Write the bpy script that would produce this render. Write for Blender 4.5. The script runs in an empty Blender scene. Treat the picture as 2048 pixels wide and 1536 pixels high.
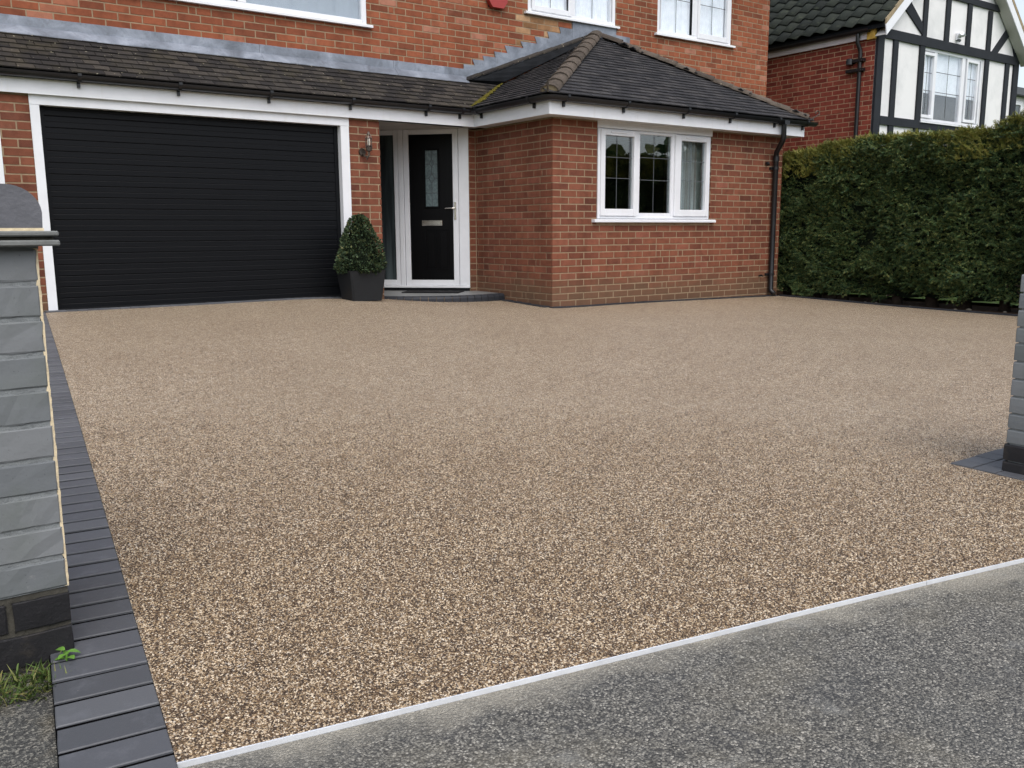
import bpy, bmesh, math, random
import numpy as np
from mathutils import Vector, Matrix

random.seed(7)
rng = np.random.default_rng(7)
R = math.radians
scene = bpy.context.scene
COL = scene.collection

# ------------------------------------------------------------------ camera
CAM = Vector((-6.945, -8.810, 1.016))
YAW, PITCH, ROLL = R(35.610), R(9.777), R(-0.326)
cd = bpy.data.cameras.new("camera")
cd.sensor_width = 36.0
cd.lens = 36.0 * 1768.08 / 2048.0
cd.clip_start, cd.clip_end = 0.05, 2000.0
cam = bpy.data.objects.new("camera", cd)
COL.objects.link(cam)
fw = Vector((math.sin(YAW) * math.cos(PITCH), math.cos(YAW) * math.cos(PITCH), -math.sin(PITCH)))
r0 = Vector((math.cos(YAW), -math.sin(YAW), 0))
u0 = r0.cross(fw)
rt = r0 * math.cos(ROLL) + u0 * math.sin(ROLL)
upv = -r0 * math.sin(ROLL) + u0 * math.cos(ROLL)
cam.matrix_world = Matrix(((rt.x, upv.x, -fw.x, CAM.x), (rt.y, upv.y, -fw.y, CAM.y),
                           (rt.z, upv.z, -fw.z, CAM.z), (0, 0, 0, 1)))
scene.camera = cam

def seen_size(p):
    """how large one metre looks at p, 0 when outside the frame"""
    d = Vector(p) - CAM
    z = d.dot(fw)
    if z < 0.2:
        return 0
    x, y = 1768 * d.dot(rt) / z, 1768 * d.dot(upv) / z
    if abs(x) > 1040 or abs(y) > 784:
        return 0
    return 1768 / z

# ------------------------------------------------------------------ world and sun
SUN_EL, SUN_ROT = R(55), R(196)
world = bpy.data.worlds.new("World")
scene.world = world
world.use_nodes = True
wn, wl = world.node_tree.nodes, world.node_tree.links
sky = wn.new("ShaderNodeTexSky")
sky.sky_type = 'NISHITA'
sky.sun_disc = False
sky.sun_elevation, sky.sun_rotation = SUN_EL, SUN_ROT
sky.dust_density, sky.air_density, sky.ozone_density = 3.0, 1.0, 1.0
hs = wn.new("ShaderNodeHueSaturation")
hs.inputs['Saturation'].default_value = 0.5
wl.new(sky.outputs[0], hs.inputs['Color'])
bg = wn["Background"]
wl.new(hs.outputs[0], bg.inputs[0])
bg.inputs[1].default_value = 0.15
sd = bpy.data.lights.new("sun", 'SUN')
sd.energy, sd.angle, sd.color = 0.6, R(75), (1.0, 0.96, 0.90)
sun = bpy.data.objects.new("sun", sd)
COL.objects.link(sun)
sdir = Vector((math.sin(SUN_ROT) * math.cos(SUN_EL), math.cos(SUN_ROT) * math.cos(SUN_EL), math.sin(SUN_EL)))
sun.rotation_euler = sdir.to_track_quat('Z', 'Y').to_euler()
sun.location = (6, -14, 14)
vs = scene.view_settings
vs.view_transform, vs.look, vs.gamma, vs.exposure = 'Standard', 'None', 1.0, 0.78
vs.use_curve_mapping = False
scene.cycles.use_denoising = True
scene.cycles.max_bounces = 8
scene.cycles.transparent_max_bounces = 12

# ------------------------------------------------------------------ materials
def lin(r, g, b):
    f = lambda c: (c / 255 / 12.92) if c / 255 <= 0.04045 else ((c / 255 + 0.055) / 1.055) ** 2.4
    return (f(r), f(g), f(b), 1)

class NT:
    def __init__(s, name, rough=0.7, spec=0.4):
        s.m = bpy.data.materials.new(name)
        s.m.use_nodes = True
        s.n, s.l = s.m.node_tree.nodes, s.m.node_tree.links
        s.b = s.n["Principled BSDF"]
        s.b.inputs['Roughness'].default_value = rough
        s.b.inputs['Specular IOR Level'].default_value = spec
        s._pos = None
    def pos(s):
        if s._pos is None:
            s._pos = s.n.new("ShaderNodeNewGeometry").outputs['Position']
        return s._pos
    def new(s, t, **kw):
        nd = s.n.new(t)
        for k, v in kw.items():
            setattr(nd, k, v)
        return nd
    def vec(s, scale=(1, 1, 1), rot=(0, 0, 0)):
        mp = s.new("ShaderNodeMapping")
        mp.inputs['Scale'].default_value = scale
        mp.inputs['Rotation'].default_value = rot
        s.l.new(s.pos(), mp.inputs['Vector'])
        return mp.outputs[0]
    def noise(s, scale, detail=4, rough=0.6, vec=None, dist=0):
        nd = s.new("ShaderNodeTexNoise")
        nd.inputs['Scale'].default_value = scale
        nd.inputs['Detail'].default_value = detail
        nd.inputs['Roughness'].default_value = rough
        nd.inputs['Distortion'].default_value = dist
        s.l.new(vec if vec is not None else s.pos(), nd.inputs['Vector'])
        return nd.outputs['Fac']
    def ramp(s, fac, stops, interp='LINEAR'):
        nd = s.new("ShaderNodeValToRGB")
        cr = nd.color_ramp
        cr.interpolation = interp
        while len(cr.elements) < len(stops):
            cr.elements.new(0.5)
        for e, (p, c) in zip(cr.elements, stops):
            e.position = p
            e.color = c if len(c) == 4 else (*c, 1)
        s.l.new(fac, nd.inputs[0])
        return nd.outputs[0]
    def mix(s, a, b, fac, mode='MIX'):
        nd = s.new("ShaderNodeMix", data_type='RGBA', blend_type=mode)
        for v, i in ((fac, 0), (a, 6), (b, 7)):
            if isinstance(v, (int, float)):
                nd.inputs[i].default_value = v
            elif isinstance(v, tuple):
                nd.inputs[i].default_value = v
            else:
                s.l.new(v, nd.inputs[i])
        return nd.outputs[2]
    def math(s, op, a, b=0.0, clamp=False):
        nd = s.new("ShaderNodeMath", operation=op, use_clamp=clamp)
        for v, i in ((a, 0), (b, 1)):
            if isinstance(v, (int, float)):
                nd.inputs[i].default_value = v
            else:
                s.l.new(v, nd.inputs[i])
        return nd.outputs[0]
    def color(s, c):
        if isinstance(c, tuple):
            s.b.inputs['Base Color'].default_value = c
        else:
            s.l.new(c, s.b.inputs['Base Color'])
    def rough(s, v):
        s.l.new(v, s.b.inputs['Roughness'])
    def bump(s, h, strength=0.3, dist=0.01):
        nd = s.new("ShaderNodeBump")
        nd.inputs['Strength'].default_value = strength
        nd.inputs['Distance'].default_value = dist
        s.l.new(h, nd.inputs['Height'])
        s.l.new(nd.outputs[0], s.b.inputs['Normal'])
    def rnd(s):
        """one number per piece: object random plus the joined pieces' own attribute"""
        oi = s.new("ShaderNodeObjectInfo")
        at = s.new("ShaderNodeAttribute", attribute_name="tint")
        return s.math('FRACT', s.math('ADD', oi.outputs['Random'], at.outputs['Fac']))

G = lambda v: (v, v, v, 1)

def brick_material(name, stops, splash=False):
    t = NT(name, 0.85, 0.25)
    base = t.ramp(t.rnd(), stops)
    n1 = t.noise(9, 5, 0.65)
    base = t.mix(base, t.mix(base, (0.62, 0.62, 0.62, 1), 1.0, 'MULTIPLY'), t.ramp(n1, [(0.45, G(0)), (0.7, G(0.75))]))
    n2 = t.noise(220, 3, 0.7)
    base = t.mix(base, t.mix(base, (1.5, 1.4, 1.35, 1), 1.0, 'MULTIPLY'), t.ramp(n2, [(0.5, G(0)), (0.75, G(0.7))]))
    n3 = t.noise(3.1, 4, 0.6, dist=0.6)
    base = t.mix(base, lin(156, 110, 94), t.ramp(n3, [(0.6, G(0)), (0.78, G(0.35))]))
    st = t.noise(1.0, 4, 0.6, vec=t.vec((3.2, 3.2, 0.35)))
    base = t.mix(base, t.mix(base, (0.66, 0.64, 0.62, 1), 1.0, 'MULTIPLY'), t.ramp(st, [(0.48, G(0)), (0.72, G(0.8))]))
    if splash:
        sp = t.new("ShaderNodeSeparateXYZ")
        t.l.new(t.pos(), sp.inputs[0])
        h = t.math('ADD', sp.outputs[2], t.math('MULTIPLY', t.noise(2.2, 4), -0.42))
        base = t.mix(base, lin(98, 80, 62), t.ramp(h, [(-0.0, G(0.7)), (0.30, G(0.0))]))
    t.color(base)
    t.bump(t.noise(160, 5, 0.7), 0.5, 0.004)
    return t.m

M = {}
M['brick'] = brick_material("red facing brick", [(0.0, lin(98, 58, 45)), (0.1, lin(110, 65, 50)), (0.5, lin(120, 72, 54)),
                                                  (0.9, lin(128, 78, 59)), (1.0, lin(136, 83, 66))], True)
M['brick_up'] = brick_material("red facing brick upper", [(0.0, lin(114, 66, 47)), (0.12, lin(130, 74, 52)), (0.6, lin(141, 81, 56)),
                                                  (0.92, lin(149, 88, 62)), (1.0, lin(164, 114, 94))])
M['brick_buff'] = brick_material("buff repair brick", [(0.0, lin(126, 92, 62)), (0.5, lin(156, 118, 84)), (1.0, lin(184, 150, 116))])
M['brick_dark'] = brick_material("neighbour brick", [(0.0, lin(112, 50, 40)), (0.5, lin(132, 62, 50)), (1.0, lin(146, 76, 60))])

def simple(name, col, rough=0.6, spec=0.4, var=0.0, vs_=6.0, bump=0.0, bs=80.0, bd=0.004, metal=0.0):
    t = NT(name, rough, spec)
    if var:
        n = t.noise(vs_, 5, 0.6)
        lo = tuple(c * (1 - var) for c in col[:3]) + (1,)
        hi = tuple(min(1, c * (1 + var)) for c in col[:3]) + (1,)
        t.color(t.ramp(n, [(0.3, lo), (0.7, hi)]))
    else:
        t.color(col)
    if bump:
        t.bump(t.noise(bs, 4), bump, bd)
    t.b.inputs['Metallic'].default_value = metal
    return t.m

M['mortar'] = simple("mortar", lin(146, 127, 104), 0.95, 0.1, 0.18, 14, 0.5, 120)
M['mortar_n'] = simple("mortar neighbour", lin(168, 138, 112), 0.95, 0.1, 0.15, 14)

def upvc(name, col=lin(226, 228, 232)):
    t = NT(name, 0.28, 0.5)
    sp = t.vec((14, 14, 1.6))
    n = t.noise(1.0, 5, 0.7, vec=sp)
    n2 = t.noise(3.5, 4, 0.6)
    c = t.mix(col, tuple(v * 0.78 for v in lin(226, 222, 210)[:3]) + (1,), t.ramp(n, [(0.55, G(0)), (0.8, G(0.35))]))
    c = t.mix(c, tuple(v * 0.9 for v in col[:3]) + (1,), t.ramp(n2, [(0.4, G(0)), (0.75, G(0.8))]))
    t.color(c)
    return t.m
M['upvc'] = upvc("white upvc")
M['soffit'] = simple("soffit board", lin(190, 188, 184), 0.6, 0.3, 0.1, 4)
M['black_plastic'] = simple("black plastic", lin(26, 27, 30), 0.32, 0.5, 0.2, 5)
M['white_paint'] = None

t = NT("garage door black", 0.45, 0.16)
n = t.noise(1.0, 4, 0.6, vec=t.vec((2, 2, 140)))
t.color(t.ramp(n, [(0.3, lin(9, 11, 14)), (0.7, lin(14, 16, 20))]))
t.bump(t.noise(900, 3), 0.15, 0.0006)
M['garage'] = t.m
t = NT("black door woodgrain", 0.4, 0.12)
n = t.noise(1.0, 4, 0.6, vec=t.vec((60, 60, 3)))
t.color(t.ramp(n, [(0.3, lin(6, 6, 7)), (0.7, lin(10, 10, 12))]))
t.bump(n, 0.25, 0.001)
M['door'] = t.m

t = NT("concrete roof tile", 0.9, 0.15)
base = t.ramp(t.rnd(), [(0, lin(42, 40, 40)), (0.5, lin(54, 51, 49)), (1, lin(70, 65, 60))])
base = t.mix(base, lin(76, 70, 54), t.ramp(t.noise(3.2, 5, 0.65), [(0.5, G(0)), (0.75, G(0.55))]))
base = t.mix(base, lin(190, 182, 158), t.ramp(t.noise(26, 3, 0.6), [(0.68, G(0)), (0.72, G(0.85))]))
base = t.mix(base, lin(30, 29, 28), t.ramp(t.noise(60, 4, 0.7), [(0.5, G(0)), (0.7, G(0.5))]))
t.color(base)
t.bump(t.noise(190, 5, 0.7), 0.7, 0.004)
M['tile'] = t.m
t = NT("front roof tile", 0.8, 0.25)
base = t.ramp(t.rnd(), [(0, lin(40, 40, 42)), (0.5, lin(52, 51, 53)), (1, lin(66, 64, 64))])
base = t.mix(base, lin(150, 148, 142), t.ramp(t.noise(30, 3, 0.6), [(0.70, G(0)), (0.74, G(0.6))]))
base = t.mix(base, lin(34, 34, 35), t.ramp(t.noise(40, 4, 0.7), [(0.5, G(0)), (0.7, G(0.5))]))
t.color(base)
t.bump(t.noise(190, 5, 0.7), 0.6, 0.004)
M['tile_front'] = t.m
t = NT("hip tile", 0.95, 0.1)
base = t.ramp(t.rnd(), [(0, lin(72, 65, 60)), (0.5, lin(85, 77, 70)), (1, lin(97, 88, 80))])
base = t.mix(base, lin(58, 54, 48), t.ramp(t.noise(11, 5, 0.7), [(0.45, G(0)), (0.7, G(0.8))]))
base = t.mix(base, lin(176, 166, 146), t.ramp(t.noise(17, 4, 0.7, dist=1.0), [(0.66, G(0)), (0.72, G(0.75))]))
t.color(base)
t.bump(t.noise(120, 5, 0.7), 0.8, 0.006)
M['hip'] = t.m
t = NT("lead", 0.5, 0.5)
n = t.noise(3.0, 6, 0.65, dist=0.5)
base = t.ramp(n, [(0.3, lin(88, 94, 103)), (0.5, lin(120, 127, 138)), (0.72, lin(154, 161, 173))])
base = t.mix(base, lin(88, 92, 98), t.ramp(t.noise(16, 5, 0.7), [(0.55, G(0)), (0.75, G(0.7))]))
t.color(base)
t.bump(t.noise(9, 4), 0.35, 0.02)
M['lead'] = t.m
M['lead_dark'] = simple("dark lead", lin(26, 28, 31), 0.9, 0.15, 0.35, 7, 0.4, 14, 0.01)
t = NT("moss", 1.0, 0.05)
t.color(t.ramp(t.noise(30, 4), [(0.3, lin(60, 58, 26)), (0.7, lin(112, 104, 46))]))
M['moss'] = t.m

def glass(name, tint, refl_ior=1.75, rough=0.01):
    t = NT(name)
    t.n.remove(t.b)
    tr = t.new("ShaderNodeBsdfTransparent")
    tr.inputs[0].default_value = tint
    gl = t.new("ShaderNodeBsdfGlossy")
    gl.inputs['Roughness'].default_value = rough
    gl.inputs['Color'].default_value = (0.95, 0.97, 1, 1)
    lw = t.new("ShaderNodeLayerWeight")
    lw.inputs['Blend'].default_value = 0.5
    f0 = ((refl_ior - 1) / (refl_ior + 1)) ** 2
    frv = t.math('ADD', f0, t.math('MULTIPLY', t.math('POWER', lw.outputs['Facing'], 4.0), 1 - f0))
    nb = t.new("ShaderNodeBump")
    nb.inputs['Strength'].default_value = 0.12
    nb.inputs['Distance'].default_value = 0.01
    t.l.new(t.noise(1.3, 2), nb.inputs['Height'])
    t.l.new(nb.outputs[0], gl.inputs['Normal'])
    mx = t.new("ShaderNodeMixShader")
    t.l.new(frv, mx.inputs[0])
    t.l.new(tr.outputs[0], mx.inputs[1])
    t.l.new(gl.outputs[0], mx.inputs[2])
    t.l.new(mx.outputs[0], t.n["Material Output"].inputs[0])
    return t.m
M['glass'] = glass("window glass", (0.84, 0.88, 0.88, 1), 1.9)
M['glass_up'] = glass("upper window glass", (0.97, 0.98, 0.99, 1), 1.7)
t = NT("obscure glass", 0.3, 0.6)
t.color(t.ramp(t.noise(26, 4), [(0.3, lin(62, 76, 78)), (0.7, lin(104, 122, 124))]))
t.bump(t.noise(70, 3), 0.6, 0.004)
M['obscure'] = t.m
t = NT("side light glass", 0.08, 0.6)
t.color(t.ramp(t.noise(1.0, 3, vec=t.vec((7, 7, 0.5))), [(0.35, lin(42, 48, 50)), (0.65, lin(82, 92, 94))]))
M['sideglass'] = t.m
M['came'] = simple("lead came", lin(86, 90, 94), 0.6, 0.3)
M['chrome'] = simple("brushed chrome", lin(190, 186, 178), 0.25, 0.5, 0.1, 20, metal=1.0)
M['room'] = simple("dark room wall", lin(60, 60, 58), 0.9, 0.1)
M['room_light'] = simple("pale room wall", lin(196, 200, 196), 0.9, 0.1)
t = NT("curtain", 0.95, 0.1)
t.color(t.ramp(t.noise(1.0, 3, vec=t.vec((22, 22, 0.6))), [(0.3, lin(150, 138, 130)), (0.7, lin(220, 224, 228))]))
M['curtain'] = t.m
M['net'] = simple("net curtain", lin(240, 244, 248), 0.95, 0.1, 0.08, 9)

# resin bound gravel: pebbles, dark binder, base tones lifted to paint the paler far sheen
t = NT("resin bound gravel", 0.5, 0.55)
def vor(t, scale, feature='F1', out='Distance'):
    nd = t.new("ShaderNodeTexVoronoi")
    nd.feature = feature
    nd.inputs['Scale'].default_value = scale
    nv = t.new("ShaderNodeVectorMath", operation='ADD')
    wob = t.new("ShaderNodeTexNoise")
    wob.inputs['Scale'].default_value = scale * 0.6
    wob.inputs['Detail'].default_value = 2
    t.l.new(t.pos(), wob.inputs['Vector'])
    sc = t.new("ShaderNodeVectorMath", operation='SCALE')
    sc.inputs['Scale'].default_value = 0.9 / scale
    t.l.new(wob.outputs['Color'], sc.inputs[0])
    t.l.new(t.pos(), nv.inputs[0])
    t.l.new(sc.outputs[0], nv.inputs[1])
    t.l.new(nv.outputs[0], nd.inputs['Vector'])
    return nd
v1 = vor(t, 190)
cs = t.new("ShaderNodeSeparateColor")
t.l.new(v1.outputs['Color'], cs.inputs[0])
peb = t.ramp(cs.outputs[0], [(0.0, lin(146, 122, 92)), (0.18, lin(196, 173, 141)), (0.5, lin(230, 210, 180)), (0.82, lin(242, 225, 199)), (1.0, lin(252, 244, 230))])
peb = t.mix(peb, lin(150, 118, 84), t.math('GREATER_THAN', cs.outputs[1], 0.93))
gap = t.ramp(v1.outputs['Distance'], [(0.38, G(0)), (0.68, G(1))])
colr = t.mix(peb, lin(74, 57, 42), gap)
big = t.noise(1.1, 5, 0.6)
colr = t.mix(colr, t.mix(colr, (0.9, 0.88, 0.86, 1), 1.0, 'MULTIPLY'), t.ramp(big, [(0.35, G(0)), (0.7, G(1))]))
mid = t.noise(34, 3, 0.6)
colr = t.mix(colr, t.mix(colr, (0.86, 0.83, 0.80, 1), 1.0, 'MULTIPLY'), t.ramp(t.noise(17, 3, 0.7), [(0.42, G(0)), (0.62, G(0.9))]))
colr = t.mix(colr, t.mix(colr, (0.80, 0.76, 0.72, 1), 1.0, 'MULTIPLY'), t.ramp(mid, [(0.42, G(0)), (0.66, G(0.9))]))
t.color(colr)
hgt = t.math('ADD', t.math('MULTIPLY', t.math('SUBTRACT', 1.0, v1.outputs['Distance']), 1.0), t.math('MULTIPLY', mid, 1.1))
t.bump(hgt, 0.9, 0.006)
M['resin'] = t.m
t = NT("loose looking pebble", 0.5, 0.5)  # near stones toned darker: the near-to-far light change is in their colour
oi = t.new("ShaderNodeObjectInfo")
t.color(t.ramp(oi.outputs['Random'], [(0.0, lin(48, 36, 25)), (0.34, lin(78, 60, 42)), (0.6, lin(117, 95, 69)), (0.83, lin(166, 143, 111)), (1.0, lin(226, 211, 187))]))
t.bump(t.noise(420, 3), 0.4, 0.001)
M['pebble'] = t.m

t = NT("worn tarmac apron", 0.8, 0.3)
v1 = vor(t, 185)
cs = t.new("ShaderNodeSeparateColor")
t.l.new(v1.outputs['Color'], cs.inputs[0])
agg = t.ramp(cs.outputs[0], [(0, lin(70, 69, 66)), (0.35, lin(108, 106, 100)), (0.8, lin(132, 129, 121)), (1, lin(176, 172, 162))])
agg = t.mix(agg, lin(58, 58, 58), t.ramp(v1.outputs['Distance'], [(0.45, G(0)), (0.75, G(0.9))]))
agg = t.mix(agg, lin(150, 142, 122), t.ramp(t.noise(1.5, 7, 0.72, dist=0.5), [(0.5, G(0)), (0.8, G(0.4))]))
agg = t.mix(agg, lin(70, 74, 78), t.ramp(t.noise(1.9, 7, 0.7), [(0.45, G(0)), (0.75, G(0.6))]))
agg = t.mix(agg, lin(164, 164, 160), t.ramp(t.noise(4.1, 5, 0.7), [(0.58, G(0)), (0.75, G(0.45))]))
# cement dust swept along the trim
sp = t.new("ShaderNodeSeparateXYZ")
t.l.new(t.pos(), sp.inputs[0])
dline = t.math('ADD', t.math('ADD', sp.outputs[1], 8.333), t.math('MULTIPLY', sp.outputs[0], 0.18))
dline = t.math('ADD', t.math('ADD', dline, 1.0), t.math('MULTIPLY', t.math('SUBTRACT', t.noise(4, 6, 0.7), 0.5), 0.34))
agg = t.mix(agg, lin(166, 160, 146), t.ramp(dline, [(0.90, G(0)), (1.06, G(0.55))]))
t.color(agg)
t.bump(t.math('ADD', t.math('SUBTRACT', 1.0, v1.outputs['Distance']), t.noise(45, 3)), 0.8, 0.006)
M['apron'] = t.m

t = NT("footpath asphalt", 0.85, 0.3)
v1 = vor(t, 210)
cs = t.new("ShaderNodeSeparateColor")
t.l.new(v1.outputs['Color'], cs.inputs[0])
agg = t.ramp(cs.outputs[0], [(0, lin(56, 56, 55)), (0.6, lin(80, 80, 77)), (1, lin(136, 133, 124))])
agg = t.mix(agg, lin(96, 88, 70), t.ramp(t.noise(7, 4), [(0.5, G(0)), (0.7, G(0.5))]))
t.color(agg)
t.bump(v1.outputs['Distance'], 0.8, 0.005)
M['path'] = t.m

t = NT("charcoal block paver", 0.5, 0.45)
base = t.ramp(t.rnd(), [(0, lin(74, 76, 80)), (0.5, lin(81, 83, 88)), (1, lin(89, 91, 95))])
base = t.mix(base, lin(112, 114, 120), t.ramp(t.noise(13, 5, 0.7), [(0.55, G(0)), (0.75, G(0.4))]))
base = t.mix(base, lin(150, 150, 150), t.ramp(t.noise(120, 3, 0.6), [(0.72, G(0)), (0.77, G(0.6))]))
t.color(base)
t.bump(t.noise(260, 4, 0.7), 0.35, 0.002)
M['paver'] = t.m
M['paver_dark'] = simple("dark block paver", lin(42, 45, 51), 0.6, 0.35, 0.2, 9, 0.3, 200, 0.002)
M['sand_joint'] = simple("joint sand", lin(14, 14, 15), 1.0, 0.0)
M['trim'] = simple("aluminium edge trim", lin(228, 232, 237), 0.4, 0.5, 0.10, 12, metal=0.3)

t = NT("grey painted brick", 0.7, 0.3)
base = t.ramp(t.rnd(), [(0, lin(104, 108, 111)), (0.5, lin(113, 117, 119)), (1, lin(121, 124, 126))])
base = t.mix(base, lin(96, 102, 96), t.ramp(t.noise(5, 5, 0.6), [(0.45, G(0)), (0.7, G(0.6))]))
base = t.mix(base, lin(150, 150, 148), t.ramp(t.noise(26, 5, 0.75), [(0.64, G(0)), (0.74, G(0.5))]))
base = t.mix(base, lin(62, 62, 62), t.ramp(t.noise(150, 3, 0.6), [(0.68, G(0)), (0.76, G(0.7))]))
t.color(base)
t.bump(t.noise(90, 5, 0.6), 0.22, 0.004)
M['pillar'] = t.m
M['pillar_mortar'] = simple("grey painted mortar", lin(122, 126, 127), 0.85, 0.2, 0.2, 20, 0.8, 60, 0.008)
t = NT("blue engineering brick", 0.6, 0.35)
base = t.ramp(t.rnd(), [(0, lin(26, 26, 29)), (1, lin(36, 35, 37))])
base = t.mix(base, lin(74, 68, 60), t.ramp(t.noise(9, 5, 0.7), [(0.55, G(0)), (0.75, G(0.6))]))
t.color(base)
t.bump(t.noise(110, 5, 0.7), 0.5, 0.004)
M['engineering'] = t.m
M['base_mortar'] = simple("dirty mortar", lin(72, 70, 64), 0.95, 0.1, 0.3, 20, 0.7, 60, 0.008)
M['coping'] = simple("blue grey coping", lin(92, 93, 98), 0.55, 0.4, 0.25, 9, 0.4, 90, 0.004)
M['creasing'] = simple("painted creasing tile", lin(118, 120, 118), 0.75, 0.3, 0.2, 14, 0.5, 90, 0.003)
M['base_stone'] = simple("garden stone", lin(150, 142, 128), 0.9, 0.2, 0.2, 30)
M['cream'] = simple("cream unpainted render", lin(214, 198, 166), 0.9, 0.2, 0.18, 30, 0.7, 60, 0.006)

def leafy(name, stops, trans=0.25):
    t = NT(name, 0.6, 0.25)
    ge = t.new("ShaderNodeNewGeometry")
    c = t.ramp(ge.outputs['Random Per Island'], stops)
    n = t.noise(1.6, 4, 0.6)
    c = t.mix(c, t.mix(c, (0.55, 0.6, 0.6, 1), 1.0, 'MULTIPLY'), t.ramp(n, [(0.4, G(0)), (0.62, G(0.9))]))
    t.color(c)
    return t.m
M['hedge'] = leafy("conifer spray", [(0, (0.012, 0.028, 0.014, 1)), (0.4, (0.045, 0.09, 0.036, 1)), (0.75, (0.11, 0.17, 0.055, 1)), (1, (0.28, 0.27, 0.085, 1))])
M['tips'] = leafy("young conifer tips", [(0, (0.12, 0.15, 0.03, 1)), (0.5, (0.24, 0.25, 0.05, 1)), (1, (0.40, 0.34, 0.10, 1))])
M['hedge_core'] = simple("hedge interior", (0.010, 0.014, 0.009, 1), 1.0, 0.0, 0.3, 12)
M['box'] = leafy("box leaf", [(0, (0.020, 0.036, 0.018, 1)), (0.5, (0.045, 0.075, 0.034, 1)), (0.85, (0.075, 0.105, 0.045, 1)), (1, (0.15, 0.15, 0.06, 1))])
M['bark'] = simple("bark", lin(52, 44, 38), 0.95, 0.1, 0.3, 20, 0.8, 50, 0.01)
M['grass'] = leafy("verge grass", [(0, (0.05, 0.09, 0.02, 1)), (0.6, (0.11, 0.17, 0.04, 1)), (1, (0.30, 0.26, 0.10, 1))])
M['weed'] = simple("weed leaf", (0.12, 0.26, 0.04, 1), 0.45, 0.4, 0.25, 30)
t = NT("lawn", 0.9, 0.1)
t.color(t.ramp(t.noise(9, 5, 0.7), [(0.3, (0.05, 0.09, 0.02, 1)), (0.7, (0.10, 0.16, 0.035, 1))]))
t.bump(t.noise(60, 4), 0.8, 0.03)
M['lawn'] = t.m
t = NT("soil", 0.95, 0.1)
t.color(t.ramp(t.noise(24, 5, 0.7), [(0.3, lin(52, 40, 32)), (0.6, lin(86, 66, 50)), (0.75, lin(120, 110, 96))]))
t.bump(t.noise(40, 5), 0.9, 0.02)
M['soil'] = t.m
M['pot'] = simple("dark grey planter", lin(27, 29, 32), 0.6, 0.35, 0.15, 6, 0.2, 60, 0.003)
M['slab'] = simple("grey porch slab", lin(120, 122, 122), 0.45, 0.4, 0.12, 5, 0.2, 90, 0.002)
M['mat'] = simple("rubber mat", lin(24, 25, 27), 0.8, 0.2, 0.2, 60, 0.6, 300, 0.003)
M['bronze'] = simple("aged steel", lin(92, 84, 78), 0.35, 0.5, 0.2, 30, metal=0.8)
M['bulb'] = simple("lamp bulb", lin(236, 230, 214), 0.3, 0.4)
M['clear'] = glass("lamp glass", (0.9, 0.9, 0.9, 1), 1.5)
M['alarm'] = simple("red alarm box", lin(150, 44, 38), 0.35, 0.5, 0.1, 10)
M['timber'] = simple("black timber", lin(36, 39, 44), 0.7, 0.25, 0.15, 4, 0.4, 30, 0.004)
t = NT("white render panel", 0.85, 0.2)
t.color(t.mix(lin(226, 226, 226), lin(200, 202, 202), t.ramp(t.noise(1.6, 5, 0.65), [(0.45, G(0)), (0.75, G(0.8))])))
t.bump(t.noise(60, 4), 0.25, 0.004)
M['render'] = t.m
t = NT("neighbour pantile", 0.75, 0.3)
base = t.ramp(t.rnd(), [(0, lin(28, 33, 30)), (0.5, lin(36, 42, 37)), (1, lin(46, 51, 44))])
base = t.mix(base, lin(92, 100, 82), t.ramp(t.noise(7, 5, 0.7), [(0.55, G(0)), (0.75, G(0.5))]))
t.color(base)
t.bump(t.noise(150, 4, 0.7), 0.4, 0.004)
M['pantile'] = t.m
M['verge'] = simple("verge mortar", lin(150, 136, 110), 0.9, 0.2, 0.15, 9)
M['old_timber'] = simple("bare yellow timber", lin(190, 154, 72), 0.7, 0.3, 0.25, 14)
M['fascia_n'] = simple("neighbour fascia", lin(206, 198, 200), 0.5, 0.3, 0.12, 3)

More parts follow.
